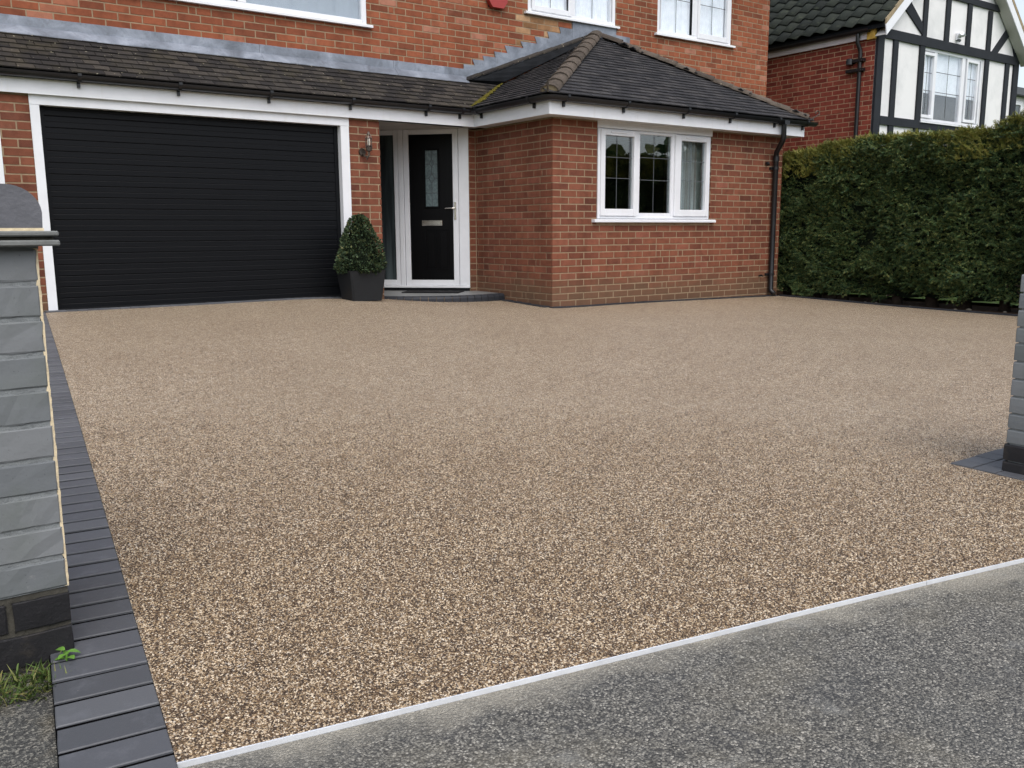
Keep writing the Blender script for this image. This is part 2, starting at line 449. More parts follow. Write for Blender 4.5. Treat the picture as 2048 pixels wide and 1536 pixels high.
# ------------------------------------------------------------------ mesh helpers
class MB:
    def __init__(s):
        s.v, s.f, s.t = [], [], []
    def add(s, verts, faces, tint=None):
        b = len(s.v)
        s.v += [tuple(p) for p in verts]
        s.f += [tuple(b + i for i in f) for f in faces]
        if tint is not None:
            s.t += [tint] * len(faces)
        return s
    def box(s, x0, x1, y0, y1, z0, z1, mat=None):
        vs_ = [(x, y, z) for z in (z0, z1) for y in (y0, y1) for x in (x0, x1)]
        if mat is not None:
            vs_ = [mat @ Vector(p) for p in vs_]
        return s.add(vs_, [(0, 2, 3, 1), (4, 5, 7, 6), (0, 1, 5, 4), (2, 6, 7, 3), (0, 4, 6, 2), (1, 3, 7, 5)])
    def cbox(s, x0, x1, y0, y1, z0, z1, c=0.004, mat=None):
        """box with every edge chamfered"""
        vs_, idx = [], {}
        X, Y, Z = (x0, x1), (y0, y1), (z0, z1)
        for i in (0, 1):
            for j in (0, 1):
                for k in (0, 1):
                    sx, sy, sz = 1 - 2 * i, 1 - 2 * j, 1 - 2 * k
                    for a in range(3):
                        p = [X[i] + sx * c, Y[j] + sy * c, Z[k] + sz * c]
                        p[a] = (X[i], Y[j], Z[k])[a]
                        idx[(i, j, k, a)] = len(vs_)
                        vs_.append(p)
        f = []
        for i in (0, 1):
            f.append([idx[(i, j, k, 0)] for j, k in ((0, 0), (1, 0), (1, 1), (0, 1))])
            f.append([idx[(j, i, k, 1)] for j, k in ((0, 0), (1, 0), (1, 1), (0, 1))])
            f.append([idx[(j, k, i, 2)] for j, k in ((0, 0), (1, 0), (1, 1), (0, 1))])
        for i in (0, 1):
            for j in (0, 1):
                f.append([idx[(i, j, 0, 0)], idx[(i, j, 1, 0)], idx[(i, j, 1, 1)], idx[(i, j, 0, 1)]])
                f.append([idx[(i, 0, j, 0)], idx[(i, 1, j, 0)], idx[(i, 1, j, 2)], idx[(i, 0, j, 2)]])
                f.append([idx[(0, i, j, 1)], idx[(1, i, j, 1)], idx[(1, i, j, 2)], idx[(0, i, j, 2)]])
                for k in (0, 1):
                    f.append([idx[(i, j, k, a)] for a in range(3)])
        if mat is not None:
            vs_ = [mat @ Vector(p) for p in vs_]
        return s.add(vs_, f)
    def prism(s, poly, axis, a0, a1):
        """poly of 2D points extruded along an axis ('x': (y,z), 'y': (x,z), 'z': (x,y))"""
        n = len(poly)
        mk = {'x': lambda p, a: (a, p[0], p[1]), 'y': lambda p, a: (p[0], a, p[1]), 'z': lambda p, a: (p[0], p[1], a)}[axis]
        vs_ = [mk(p, a0) for p in poly] + [mk(p, a1) for p in poly]
        return s.add(vs_, [tuple(range(n)), tuple(range(2 * n - 1, n - 1, -1))] + [(i, n + i, n + (i + 1) % n, (i + 1) % n) for i in range(n)])
    def slab(s, pts, off):
        """polygon in space given a thickness vector"""
        n = len(pts)
        o = Vector(off)
        vs_ = [Vector(p) for p in pts] + [Vector(p) + o for p in pts]
        return s.add(vs_, [tuple(range(n)), tuple(range(2 * n - 1, n - 1, -1))] + [(i, n + i, n + (i + 1) % n, (i + 1) % n) for i in range(n)])
    def tube(s, pts, r, seg=10, caps=True):
        pts = [Vector(p) for p in pts]
        rs = r if isinstance(r, (list, tuple)) else [r] * len(pts)
        b = len(s.v)
        prev = None
        for i, p in enumerate(pts):
            d = (pts[min(i + 1, len(pts) - 1)] - pts[max(i - 1, 0)]).normalized()
            a = prev if prev is not None else (Vector((0, 0, 1)) if abs(d.z) < 0.9 else Vector((1, 0, 0)))
            x = (a - d * a.dot(d)).normalized()
            prev = x
            y = d.cross(x)
            for k in range(seg):
                q = 2 * math.pi * k / seg
                s.v.append(tuple(p + (x * math.cos(q) + y * math.sin(q)) * rs[i]))
        for i in range(len(pts) - 1):
            for k in range(seg):
                s.f.append((b + i * seg + k, b + i * seg + (k + 1) % seg, b + (i + 1) * seg + (k + 1) % seg, b + (i + 1) * seg + k))
        if caps:
            s.f.append(tuple(b + k for k in range(seg))[::-1])
            s.f.append(tuple(b + (len(pts) - 1) * seg + k for k in range(seg)))
        return s
    def lathe(s, prof, centre=(0, 0, 0), seg=16):
        b = len(s.v)
        for r_, z in prof:
            for k in range(seg):
                q = 2 * math.pi * k / seg
                s.v.append((centre[0] + r_ * math.cos(q), centre[1] + r_ * math.sin(q), centre[2] + z))
        for i in range(len(prof) - 1):
            for k in range(seg):
                s.f.append((b + i * seg + k, b + i * seg + (k + 1) % seg, b + (i + 1) * seg + (k + 1) % seg, b + (i + 1) * seg + k))
        s.f.append(tuple(b + k for k in range(seg))[::-1])
        s.f.append(tuple(b + (len(prof) - 1) * seg + k for k in range(seg)))
        return s
    def mesh(s, name, mat, smooth=False, fix=True):
        me = bpy.data.meshes.new(name)
        me.from_pydata(s.v, [], s.f)
        if s.t:
            at = me.attributes.new("tint", 'FLOAT', 'FACE')
            at.data.foreach_set('value', s.t)
        if fix and not s.t:
            bm = bmesh.new()
            bm.from_mesh(me)
            bmesh.ops.recalc_face_normals(bm, faces=bm.faces)
            bm.to_mesh(me)
            bm.free()
        me.materials.append(mat)
        if smooth:
            me.polygons.foreach_set('use_smooth', [True] * len(me.polygons))
        me.update()
        return me
    def build(s, name, mat, parent=None, smooth=False, fix=True):
        return link(name, s.mesh(name, mat, smooth, fix), parent)

def link(name, data, parent=None):
    o = bpy.data.objects.new(name, data)
    COL.objects.link(o)
    if parent is not None:
        o.parent = parent
        # geometry is given in world coordinates: undo the parents' offset
        off = Vector((0, 0, 0))
        p = parent
        while p is not None:
            off += p.location
            p = p.parent
        o.location = -off
    return o

def shade_auto(o, ang=40):
    me = o.data
    me.polygons.foreach_set('use_smooth', [True] * len(me.polygons))
    bm = bmesh.new()
    bm.from_mesh(me)
    for e in bm.edges:
        if len(e.link_faces) == 2 and e.calc_face_angle(0) > R(ang):
            e.smooth = False
    bm.to_mesh(me)
    bm.free()
    return o

def tag(o, label=None, cat=None, group=None, kind=None):
    if label: o['label'] = label
    if cat: o['category'] = cat
    if group: o['group'] = group
    if kind: o['kind'] = kind
    return o

def thing(name, loc, label, cat, group=None):
    o = bpy.data.objects.new(name, None)
    o.empty_display_size = 0.2
    o.location = loc
    COL.objects.link(o)
    return tag(o, label, cat, group)

def root_off(parent):
    off = Vector((0, 0, 0))
    p = parent
    while p is not None:
        off += p.location
        p = p.parent
    return off

# ------------------------------------------------------------------ ground heights
GP = np.array([(-6.7, -7.15, 0), (-6.45, -6.2, .035), (-6.25, -4.9, .09), (-6.1, -3.4, .14), (-5.95, -2.0, .175), (-5.55, 1.35, .222),
               (-4, 1.35, .221), (-2.45, 1.35, .218), (-2.1, .95, .195), (-1.6, 1.35, .16), (-1.05, 1.1, .122), (-.5, .97, .105), (0, 1.02, .10), (0, .47, .08),
               (0, 0, .064), (1.7, 0, .054), (4.44, 0, .018), (4.4, -2.1, -.025), (4.4, -3.6, -.04), (4.4, -7, -.05), (-3.1, -7.0, 0),
               (0, -7.2, -.02), (-4, -3, .12), (-1.5, -3, .085), (1.5, -3, .03), (-4.5, -7.4, 0), (-4, -5.5, .045), (-1.5, -5.5, .03), (2, -5.5, -.02)])
_d = np.linalg.norm(GP[:, None, :2] - GP[None, :, :2], axis=2)
_A = np.zeros((len(GP) + 3, len(GP) + 3))
_A[:len(GP), :len(GP)] = np.sqrt(_d ** 2 + .25) + np.eye(len(GP)) * -0.02
_P = np.c_[np.ones(len(GP)), GP[:, :2]]
_A[:len(GP), len(GP):] = _P
_A[len(GP):, :len(GP)] = _P.T
_w = np.linalg.solve(_A, np.r_[GP[:, 2], 0, 0, 0])
def gz(x, y):
    r_ = np.sqrt((GP[:, 0] - x) ** 2 + (GP[:, 1] - y) ** 2 + .25)
    return float(r_ @ _w[:len(GP)] + _w[-3] + _w[-2] * x + _w[-1] * y)
XL = lambda y: -5.552 + 0.119 * (y - 1.35)          # right edge of the left paver border
YS = lambda x: -8.333 - 0.18 * x                     # front edge of the resin (metal trim)

W, D, YG, YU = 4.436, 1.722, 1.470, 2.10
COURSE, KZ = 0.08625, 0.146
_s = (YU + 8.81) / (1.95 + 8.81)
def up(x, z):
    """a point measured on the plane Y=1.95 moved to the upper wall plane"""
    return (CAM.x + (x - CAM.x) * _s, CAM.z + (z - CAM.z) * _s)

# ------------------------------------------------------------------ ground
m = MB()
S = 400
m.add([(-S, -S, -.32), (S, -S, -.32), (S, S, -.32), (-S, S, -.32)], [(0, 1, 2, 3)])
tag(m.build("ground", M['lawn'], fix=False), kind='structure')

m = MB()
NU, NV = 150, 130
for j in range(NV + 1):
    for i in range(NU + 1):
        uu = i / NU
        y = -7.15 + (1.50 + 7.15) * j / NV
        for _ in range(3):
            x = XL(y) + (4.40 - XL(y)) * uu
            y = YS(x) + (1.50 - YS(x)) * j / NV
        m.v.append((x, y, gz(x, y)))
for j in range(NV):
    for i in range(NU):
        a = j * (NU + 1) + i
        m.f.append((a, a + 1, a + NU + 2, a + NU + 1))
driveway = tag(m.build("driveway", M['resin'], smooth=True, fix=False), kind='structure')

m = MB()
xs = np.linspace(-14, 16, 61)
for x in xs:
    for q in np.linspace(0, 1, 9):
        y = YS(x) - 0.004 - q * 9
        m.v.append((x, y, gz(max(-6.9, min(4.4, x)), max(-8, YS(max(-6.9, min(4.4, x))))) - 0.010 - 0.06 * q))
for i in range(60):
    for j in range(8):
        a = i * 9 + j
        m.f.append((a, a + 1, a + 10, a + 9))
tag(m.build("pavement", M['apron'], smooth=True, fix=True), kind='structure')

m = MB()
m.add([(-14, -7.45, -.006), (XL(-7.45) - .2045, -7.45, -.006), (XL(-6.553) - .2045, -6.553, -.006), (-14, -6.553, -.006)], [(0, 1, 2, 3)])
tag(m.build("footpath", M['path'], fix=False), kind='structure')

# soil behind the pillar, under the hedge, beside the house
m = MB()
m.add([(4.40, -9.5, -.07), (9, -9.5, -.07), (9, .9, -.02), (4.40, .9, -.02)], [(0, 1, 2, 3)])
soil = tag(m.build("soil", M['soil'], fix=False), kind='structure')
m = MB()
m.add([(5.5, -9.4, -.035), (30, -9.4, -.035), (30, .85, .03), (5.5, .85, .03)], [(0, 1, 2, 3)])
tag(m.build("lawn", M['lawn'], fix=False), kind='structure')

# the stones of the nearest metres stand proud of the binder
SP = .0058
hx = np.arange(-6.75, -2.2, SP)
hy = np.arange(-9.0, -3.9, SP * .87)
PX, PY = np.meshgrid(hx, hy)
PX = (PX + (np.arange(len(hy)) % 2)[:, None] * SP / 2).ravel() + rng.normal(0, SP * .22, PX.size)
PY = PY.ravel() + rng.normal(0, SP * .22, PY.size)
dcam = np.hypot(PX - CAM.x, PY - CAM.y)
dz_ = (PX - CAM.x) * fw.x + (PY - CAM.y) * fw.y
side = ((PX - CAM.x) * rt.x + (PY - CAM.y) * rt.y) / np.maximum(dz_, .1)
ok = (PX > XL(PY) + .004) & (PY > YS(PX) + .006) & (np.abs(side) < .66) & (dz_ > .5) & (rng.random(PX.size) < np.clip((4.9 - dcam) / 3.0, 0, .84))
ok &= ~((PX > -3.22) & (PY < -6.86))
PX, PY = PX[ok], PY[ok]
PZ = np.array(_w[-3] + _w[-2] * PX + _w[-1] * PY)
for gi in range(len(GP)):
    PZ += _w[gi] * np.sqrt((GP[gi, 0] - PX) ** 2 + (GP[gi, 1] - PY) ** 2 + .25)
me = bpy.data.meshes.new("gravel")
me.vertices.add(len(PX))
me.vertices.foreach_set('co', np.c_[PX, PY, PZ + .0002].astype(np.float32).ravel())
me.materials.append(M['pebble'])
gravel = bpy.data.objects.new("gravel", me)
COL.objects.link(gravel)
gravel.parent = driveway
gravel['kind'] = 'stuff'
ng = bpy.data.node_groups.new("gravel", 'GeometryNodeTree')
ng.interface.new_socket("Geometry", in_out='INPUT', socket_type='NodeSocketGeometry')
ng.interface.new_socket("Geometry", in_out='OUTPUT', socket_type='NodeSocketGeometry')
gi_, go_ = ng.nodes.new('NodeGroupInput'), ng.nodes.new('NodeGroupOutput')
ico = ng.nodes.new('GeometryNodeMeshIcoSphere'); ico.inputs['Radius'].default_value = .0029; ico.inputs['Subdivisions'].default_value = 1
flat = ng.nodes.new('GeometryNodeTransform'); flat.inputs['Scale'].default_value = (1.25, .85, .62)
smo = ng.nodes.new('GeometryNodeSetShadeSmooth')
smt = ng.nodes.new('GeometryNodeSetMaterial'); smt.inputs['Material'].default_value = M['pebble']
iop = ng.nodes.new('GeometryNodeInstanceOnPoints')
rr_ = ng.nodes.new('FunctionNodeRandomValue'); rr_.data_type = 'FLOAT_VECTOR'
rr_.inputs[0].default_value, rr_.inputs[1].default_value = (-.5, -.5, 0), (.5, .5, 6.28)
rs_ = ng.nodes.new('FunctionNodeRandomValue'); rs_.data_type = 'FLOAT_VECTOR'
rs_.inputs[0].default_value, rs_.inputs[1].default_value = (.6, .6, .7), (1.3, 1.2, 1.3)
rs_.inputs['Seed'].default_value = 4
L = ng.links.new
L(ico.outputs[0], flat.inputs[0]); L(flat.outputs[0], smo.inputs[0]); L(smo.outputs[0], smt.inputs[0])
L(gi_.outputs[0], iop.inputs['Points']); L(smt.outputs[0], iop.inputs['Instance'])
L(rr_.outputs[0], iop.inputs['Rotation']); L(rs_.outputs[0], iop.inputs['Scale']); L(iop.outputs[0], go_.inputs[0])
gm = gravel.modifiers.new("gravel", 'NODES'); gm.node_group = ng

# ---- block pavers, pieces of the driveway
paver_mesh = {}
def paver(cx, cy, ang, lx, ly, z, mat='paver', h=.06):
    key = (round(lx, 3), round(ly, 3), mat)
    if key not in paver_mesh:
        c = .0022
        b = MB()
        x, y = lx / 2, ly / 2
        v = [(-x, -y, -h), (x, -y, -h), (x, y, -h), (-x, y, -h), (-x, -y, -c), (x, -y, -c), (x, y, -c), (-x, y, -c),
             (-x + c, -y + c, 0), (x - c, -y + c, 0), (x - c, y - c, 0), (-x + c, y - c, 0)]
        f = [(8, 9, 10, 11)]
        for k in range(4):
            n = (k + 1) % 4
            f += [(k, n, 4 + n, 4 + k), (4 + k, 4 + n, 8 + n, 8 + k)]
        b.add(v, f)
        paver_mesh[key] = b.mesh("block_paver", M[mat], fix=False)
    o = bpy.data.objects.new("block_paver", paver_mesh[key])
    COL.objects.link(o)
    o.parent = driveway
    o.location = (cx, cy, z + random.uniform(-.0012, .0012))
    o.rotation_euler = (random.uniform(-.006, .006), random.uniform(-.004, .004), ang + random.uniform(-.004, .004))
    return o

edge_dir = Vector((0.119, 1, 0)).normalized()
edge_n = Vector((-edge_dir.y, edge_dir.x, 0))
ang = math.atan2(edge_dir.y, edge_dir.x) - math.pi / 2
start = Vector((XL(-7.12), -7.12, 0))
k = -1
while True:
    c = start + edge_dir * (0.0985 * (k + .5)) + edge_n * .1015
    if c.y > 1.42:
        break
    paver(c.x, c.y, ang, .200, .0905, gz(c.x, c.y) + .006)
    k += 1
m = MB()
for (y0, y1) in ((-7.4, 1.45),):
    ys = np.linspace(y0, y1, 40)
    L_ = [(XL(y) - .205, y, gz(XL(y), y) + .0025) for y in ys]
    Rr = [(XL(y) - .001, y, gz(XL(y), y) + .0025) for y in ys]
    m.v = L_ + Rr
    m.f = [(i, 40 + i, 41 + i, i + 1) for i in range(39)]
tag(m.build("paver_bedding", M['sand_joint'], driveway, fix=False))
# row in front of the garage, then round the step and the front room
x = -5.50
while x < -1.75:
    paver(x, 1.405, 0, .098, .118, gz(x, 1.38) + .014)
    x += .103
x = -.06
while x < 4.3:
    paver(x + .1, -.056, 0, .196, .095, gz(x, -.05) + .012, 'paver_dark')
    x += .2
y = .03
while y < .9:
    paver(-.056, y + .1, math.pi / 2, .196, .095, gz(-.05, y + .1) + .012, 'paver_dark')
    y += .2
# apron of pavers round the right gate pillar
for i in range(5):
    for j in range(8):
        px_, py_ = -3.203 + .053 + .1055 * i, -6.872 - .05 - .098 * j
        if i >= 1 and j >= 2:
            continue
        paver(px_, py_, 0, .1025, .0955, gz(px_, py_) + .006)
m = MB()
m.add([(4.37, -8.5, -.055), (4.405, -8.5, -.055), (4.405, .0, gz(4.4, 0) + .02), (4.37, .0, gz(4.4, 0) + .02)], [(0, 1, 2, 3)])
pts = [(y, gz(4.39, y)) for y in np.linspace(-8.5, -.11, 24)]
b = MB()
for (y, z) in pts:
    b.v += [(4.362, y, z - .05), (4.362, y, z + .022), (4.405, y, z + .022), (4.405, y, z - .05)]
for i in range(len(pts) - 1):
    for q in range(4):
        b.f.append((4 * i + q, 4 * i + (q + 1) % 4, 4 * i + 4 + (q + 1) % 4, 4 * i + 4 + q))
b.f += [(0, 1, 2, 3), tuple(4 * (len(pts) - 1) + q for q in (3, 2, 1, 0))]
b.build("edging_board", M['paver_dark'], driveway)
# aluminium trim in two lengths
def trim(xa, xb):
    b = MB()
    n = 14
    for i in range(n + 1):
        x = xa + (xb - xa) * i / n
        y, z = YS(x), gz(x, YS(x))
        b.v += [(x, y - .003, z - .03), (x, y + .0015, z - .03), (x, y + .0015, z + .0015), (x, y - .003, z + .0015)]
    for i in range(n):
        for q in range(4):
            b.f.append((4 * i + q, 4 * i + (q + 1) % 4, 4 * i + 4 + (q + 1) % 4, 4 * i + 4 + q))
    b.f += [(0, 1, 2, 3), tuple(4 * n + q for q in (3, 2, 1, 0))]
    return b.build("edge_trim", M['trim'], driveway)
trim(-6.80, -4.532)
trim(-4.528, 1.5)

# ------------------------------------------------------------------ brickwork
class Bricks:
    """collects bricks of one thing; the 300 that show largest become parts, the rest one part"""
    def __init__(s):
        s.items = []
    def wall(s, O, ang, u0, u1, z0, z1, holes=(), mat='brick', sl=.2588, course=COURSE, kz=KZ, phase=0.0, jit=.0012, bats=.06, pick=None, joint=.0135):
        O = Vector(O)
        ca, sa = math.cos(ang), math.sin(ang)
        k0 = math.floor((z0 - kz) / course)
        k1 = math.ceil((z1 - kz) / course)
        for k in range(k0, k1):
            za, zb = kz + k * course, kz + (k + 1) * course
            zc0, zc1 = max(za + joint / 2, z0), min(zb - joint / 2, z1)
            if zc1 - zc0 < .015:
                continue
            spans = [(u0, u1)]
            for (h0, h1, hz0, hz1) in holes:
                if zb - .02 > hz0 and za + .02 < hz1:
                    ns = []
                    for (a, b) in spans:
                        if h1 <= a or h0 >= b:
                            ns.append((a, b))
                        else:
                            if h0 > a: ns.append((a, h0))
                            if h1 < b: ns.append((h1, b))
                    spans = ns
            off = (k % 2) * sl / 2 + phase
            for (a, b) in spans:
                u = off + math.floor((a - off) / sl) * sl
                while u < b:
                    c0, c1 = max(u, a), min(u + sl, b)
                    cuts = [c0, c1]
                    if c1 - c0 > .2 and random.random() < bats:
                        cuts = [c0, c0 + (c1 - c0) * random.choice((.33, .5, .66)), c1]
                    for q in range(len(cuts) - 1):
                        la = cuts[q] + (0 if abs(cuts[q] - a) < 1e-6 else joint / 2)
                        lb = cuts[q + 1] - (0 if abs(cuts[q + 1] - b) < 1e-6 else joint / 2)
                        if lb - la < .022:
                            continue
                        uc, zc = (la + lb) / 2, (zc0 + zc1) / 2
                        d = random.uniform(-jit, jit)
                        P = (O.x + ca * uc - sa * d, O.y + sa * uc + ca * d, zc)
                        mm = mat if pick is None else pick(uc, zc, mat)
                        s.items.append((P, ang, lb - la, zc1 - zc0, mm, random.random()))
                    u += sl
    @staticmethod
    def geo(L, H, dep=.03, c=.003):
        x, z = L / 2, H / 2
        v = [(-x, dep, -z), (x, dep, -z), (x, dep, z), (-x, dep, z), (-x, c, -z), (x, c, -z), (x, c, z), (-x, c, z),
             (-x + c, 0, -z + c), (x - c, 0, -z + c), (x - c, 0, z - c), (-x + c, 0, z - c)]
        f = [(8, 9, 10, 11)]
        for k in range(4):
            n = (k + 1) % 4
            f += [(k, n, 4 + n, 4 + k), (4 + k, 4 + n, 8 + n, 8 + k)]
        return v, f
    def build(s, parent, limit=300, dep=.03):
        off = root_off(parent)
        order = sorted(s.items, key=lambda t: -t[2] * t[3] * seen_size(t[0]) ** 2)
        cache = {}
        for (P, ang, L, H, mt, rnd_) in order[:limit]:
            key = (round(L, 3), round(H, 3), mt)
            if key not in cache:
                v, f = Bricks.geo(key[0], key[1], dep)
                cache[key] = MB().add(v, f).mesh("brick", M[mt], fix=False)
            o = bpy.data.objects.new("brick", cache[key])
            COL.objects.link(o)
            o.parent = parent
            o.location = Vector(P) - off
            o.rotation_euler = (random.uniform(-.006, .006), random.uniform(-.007, .007), ang + random.uniform(-.004, .004))
        rest = {}
        for it in order[limit:]:
            rest.setdefault(it[4], []).append(it)
        for mt, its in rest.items():
            b = MB()
            for (P, ang, L, H, _, rnd_) in its:
                v, f = Bricks.geo(L, H, dep)
                mtx = Matrix.Translation(P) @ Matrix.Rotation(ang + random.uniform(-.003, .003), 4, 'Z') @ Matrix.Rotation(random.uniform(-.006, .006), 4, 'Y')
                b.add([mtx @ Vector(p) for p in v], f, rnd_)
            tag(b.build("brick", M[mt], parent), kind='stuff')

# ------------------------------------------------------------------ roof tiles
class Tiles:
    def __init__(s):
        s.items = []
    def slope(s, P, U, S_, u0, u1, rows, gauge, width, inside, mat, trim_=None):
        P, U, S_ = Vector(P), Vector(U).normalized(), Vector(S_).normalized()
        N = U.cross(S_)
        if N.z < 0:
            N = -N
        for k in range(rows):
            off = (k % 2) * width / 2
            u = math.floor((u0 - off) / width) * width + off
            while u < u1:
                c = P + U * (u + width / 2) + S_ * (k * gauge + .4 * gauge)
                if inside(c.x, c.y):
                    s.items.append((P + U * (u + width / 2 + random.uniform(-.002, .002)) + S_ * (k * gauge + random.uniform(-.004, .004)) + N * random.uniform(0, .003), U, S_, N, width, gauge, mat, random.random()))
                u += width
    @staticmethod
    def geo(w, g):
        x, L, th = w / 2 - .0015, g * 1.45, .013
        lo, hi = .016, -.004
        v = [(-x, 0, lo), (x, 0, lo), (x, L, hi), (-x, L, hi), (-x, 0, lo + th), (x, 0, lo + th), (x, L, hi + th), (-x, L, hi + th),
             (-x + .004, .005, lo + th + .002), (x - .004, .005, lo + th + .002)]
        f = [(0, 3, 2, 1), (4, 5, 9, 8), (8, 9, 6, 7), (0, 1, 5, 4), (1, 2, 6, 9, 5), (3, 0, 4, 8, 7), (2, 3, 7, 6)]
        return v, f
    def build(s, parent, limit=300):
        off = root_off(parent)
        order = sorted(s.items, key=lambda t: -t[4] * t[5] * seen_size(t[0]) ** 2)
        cache, rest = {}, {}
        for n, (P, U, S_, N, w, g, mt, rd) in enumerate(order):
            mtx = Matrix(((U.x, S_.x, N.x, P.x), (U.y, S_.y, N.y, P.y), (U.z, S_.z, N.z, P.z), (0, 0, 0, 1)))
            mtx = mtx @ Matrix.Rotation(random.uniform(-.012, .012), 4, 'Z') @ Matrix.Rotation(random.uniform(-.012, .012), 4, 'Y')
            if n < limit:
                if (w, g, mt) not in cache:
                    v, f = Tiles.geo(w, g)
                    cache[(w, g, mt)] = MB().add(v, f).mesh("roof_tile", M[mt])
                o = bpy.data.objects.new("roof_tile", cache[(w, g, mt)])
                COL.objects.link(o)
                o.parent = parent
                o.matrix_local = Matrix.Translation(-off) @ mtx
            else:
                rest.setdefault(mt, []).append((mtx, w, g, rd))
        for mt, its in rest.items():
            b = MB()
            for (mtx, w, g, rd) in its:
                v, f = Tiles.geo(w, g)
                b.add([mtx @ Vector(p) for p in v], f, rd)
            tag(b.build("roof_tile", M[mt], parent, fix=True), kind='stuff')

# ================================================================== THE HOUSE
house = thing("brick_house", (0, 0, 0), "red brick house with black garage door, black front door and tiled front room", "house")

# ---- solid walls behind the brick skin (mortar)
m = MB()
E_ = .0035
HW0, HW1, HZ0, HZ1 = .725, 2.866, 1.16, 2.405          # front room window opening
m.box(.006, HW0, E_, .22, -.2, 2.40)
m.box(HW1, W - .006, E_, .22, -.2, 2.40)
m.box(HW0, HW1, E_, .22, -.2, HZ0)
m.box(.006, .22, .22, D - .0, -.2, 2.40)
m.box(W - .22, W - .006, .22, YU, -.2, 2.40)
m.box(-.11, .22, D + E_, D + .2, -.2, 2.40)
m.box(-1.90, -1.612, YG + E_, YG + .25, -.2, 2.42)
m.box(-2.029, -1.90, YG + E_, YG + .25, -.2, 2.42)
m.box(-5.785, -5.505, YG + E_, YG + .25, -.2, 2.42)
m.box(-8.2, -5.785, YG + E_, YG + .25, 2.12, 2.42)
m.box(-8.2, -6.9, YG + E_, YG + .25, -.2, 2.12)
w1 = (up(-4.6, 0)[0], up(-1.489, 0)[0], up(0, 3.63)[1], up(0, 3.63)[1] + 1.22)
w2 = (up(1.08, 0)[0], up(2.765, 0)[0], up(0, 4.13)[1], up(0, 4.13)[1] + 1.15)
w3 = (up(3.665, 0)[0], up(5.42, 0)[0], up(0, 4.14)[1], up(0, 4.14)[1] + 1.15)
TOPZ, XR, XLFT = 5.62, 6.60, -8.2
cols = [XLFT, w1[0], w1[1], w2[0], w2[1], w3[0], w3[1], XR - .006]
for i in range(7):
    a, b = cols[i], cols[i + 1]
    h = {1: w1, 3: w2, 5: w3}.get(i)
    if h is None:
        m.box(a, b, YU + E_, YU + .2, 2.47, TOPZ)
    else:
        m.box(a, b, YU + E_, YU + .2, 2.47, h[2])
        m.box(a, b, YU + E_, YU + .2, h[3], TOPZ)
m.box(XR - .2, XR - .006, YU + .2, 9, -.2, TOPZ)
m.box(W + .002, XR - .2, YU + E_, YU + .2, -.2, 2.3)
m.box(XLFT, XLFT + .2, YG + .25, 9, -.2, TOPZ)
m.box(XLFT + .2, XR - .2, 8.8, 9, -.2, TOPZ)
m.build("wall", M['mortar'], house)

def buff(u, z, mt):
    x = u
    return 'brick_buff' if (up(.98, 0)[0] < x < up(1.95, 0)[0] and z > 3.72 and random.random() < .85) else mt
bk = Bricks()
bk.wall((0, 0, 0), 0, 0, W, -.1, 2.39, holes=[(HW0, HW1, HZ0, HZ1)], phase=0.0)
bk.wall((0, D, 0), -math.pi / 2, 0, D - .033, -.1, 2.39, phase=D - .1294)
bk.wall((0, D, 0), 0, -.108, -.010, -.1, 2.39, sl=.30, bats=0)
bk.wall((0, YG, 0), 0, -2.028, -1.604, .1, 2.39, phase=-2.028 + .13, bats=.02)
bk.wall((0, YG, 0), 0, -6.9, -5.506, .1, 2.39, holes=[(-6.9, -5.79, 0, 2.12)], phase=-5.506 - .13, sl=.28, bats=0)
bk.wall((0, YU, 0), 0, -7.5, XR, 2.75, TOPZ - .03, holes=[w1, w2, w3], mat='brick_up', phase=.07, pick=buff, bats=.08)
bk.build(house)
m = MB()   # right hand end of the upper wall: brick returns
m.box(XR - .006, XR - .001, YU + .04, YU + .2, 2.75, TOPZ - .03)
m.build("brick_return", M['brick_up'], house)

# ---- roofs
EZ = 2.620
AP = Vector((2.48, YU, 3.97))
EY, EXL, EXR = -.30, -.30, 4.70
MF = (AP.z - EZ) / (YU - EY)
ML = (AP.z - EZ) / (AP.x - EXL)
MR = (AP.z - EZ) / (EXR - AP.x)
LE, ML2, LEZ = 1.335, .672, 2.615
hipL = lambda x: EY + (x - EXL) * (YU - EY) / (AP.x - EXL)
hipR = lambda x: EY + (EXR - x) * (YU - EY) / (EXR - AP.x)
zfront = lambda y: EZ + MF * (y - EY)
zleft = lambda x: EZ + ML * (x - EXL)
zlean = lambda y: LEZ + ML2 * (y - LE)
valY = lambda x: LE + (zleft(x) - LEZ) / ML2           # valley line
VT = Vector((EXL + (zlean(YU) - EZ) / ML, YU, zlean(YU)))
m = MB()
dn = (0, 0, -.05)
dz = .028
m.slab([(EXL + .04, EY + .04, EZ - dz), (EXR - .04, EY + .04, EZ - dz), (AP.x, AP.y - .01, AP.z - dz)], dn)
m.slab([(EXL + .035, EY + .045, EZ - dz), (AP.x - .01, AP.y - .01, AP.z - dz), (VT.x, YU - .01, VT.z - dz), (EXL + .035, valY(EXL), EZ - dz)], dn)
m.slab([(EXR - .035, EY + .045, EZ - dz), (EXR - .035, YU - .01, EZ - dz), (AP.x + .01, AP.y - .01, AP.z - dz)], dn)
m.slab([(-8.2, LE + .03, LEZ - dz), (EXL, LE + .03, LEZ - dz), (VT.x - .01, YU - .01, VT.z - dz), (-8.2, YU - .01, VT.z - dz)], dn)
m.build("roof_deck", M['lead_dark'], house)

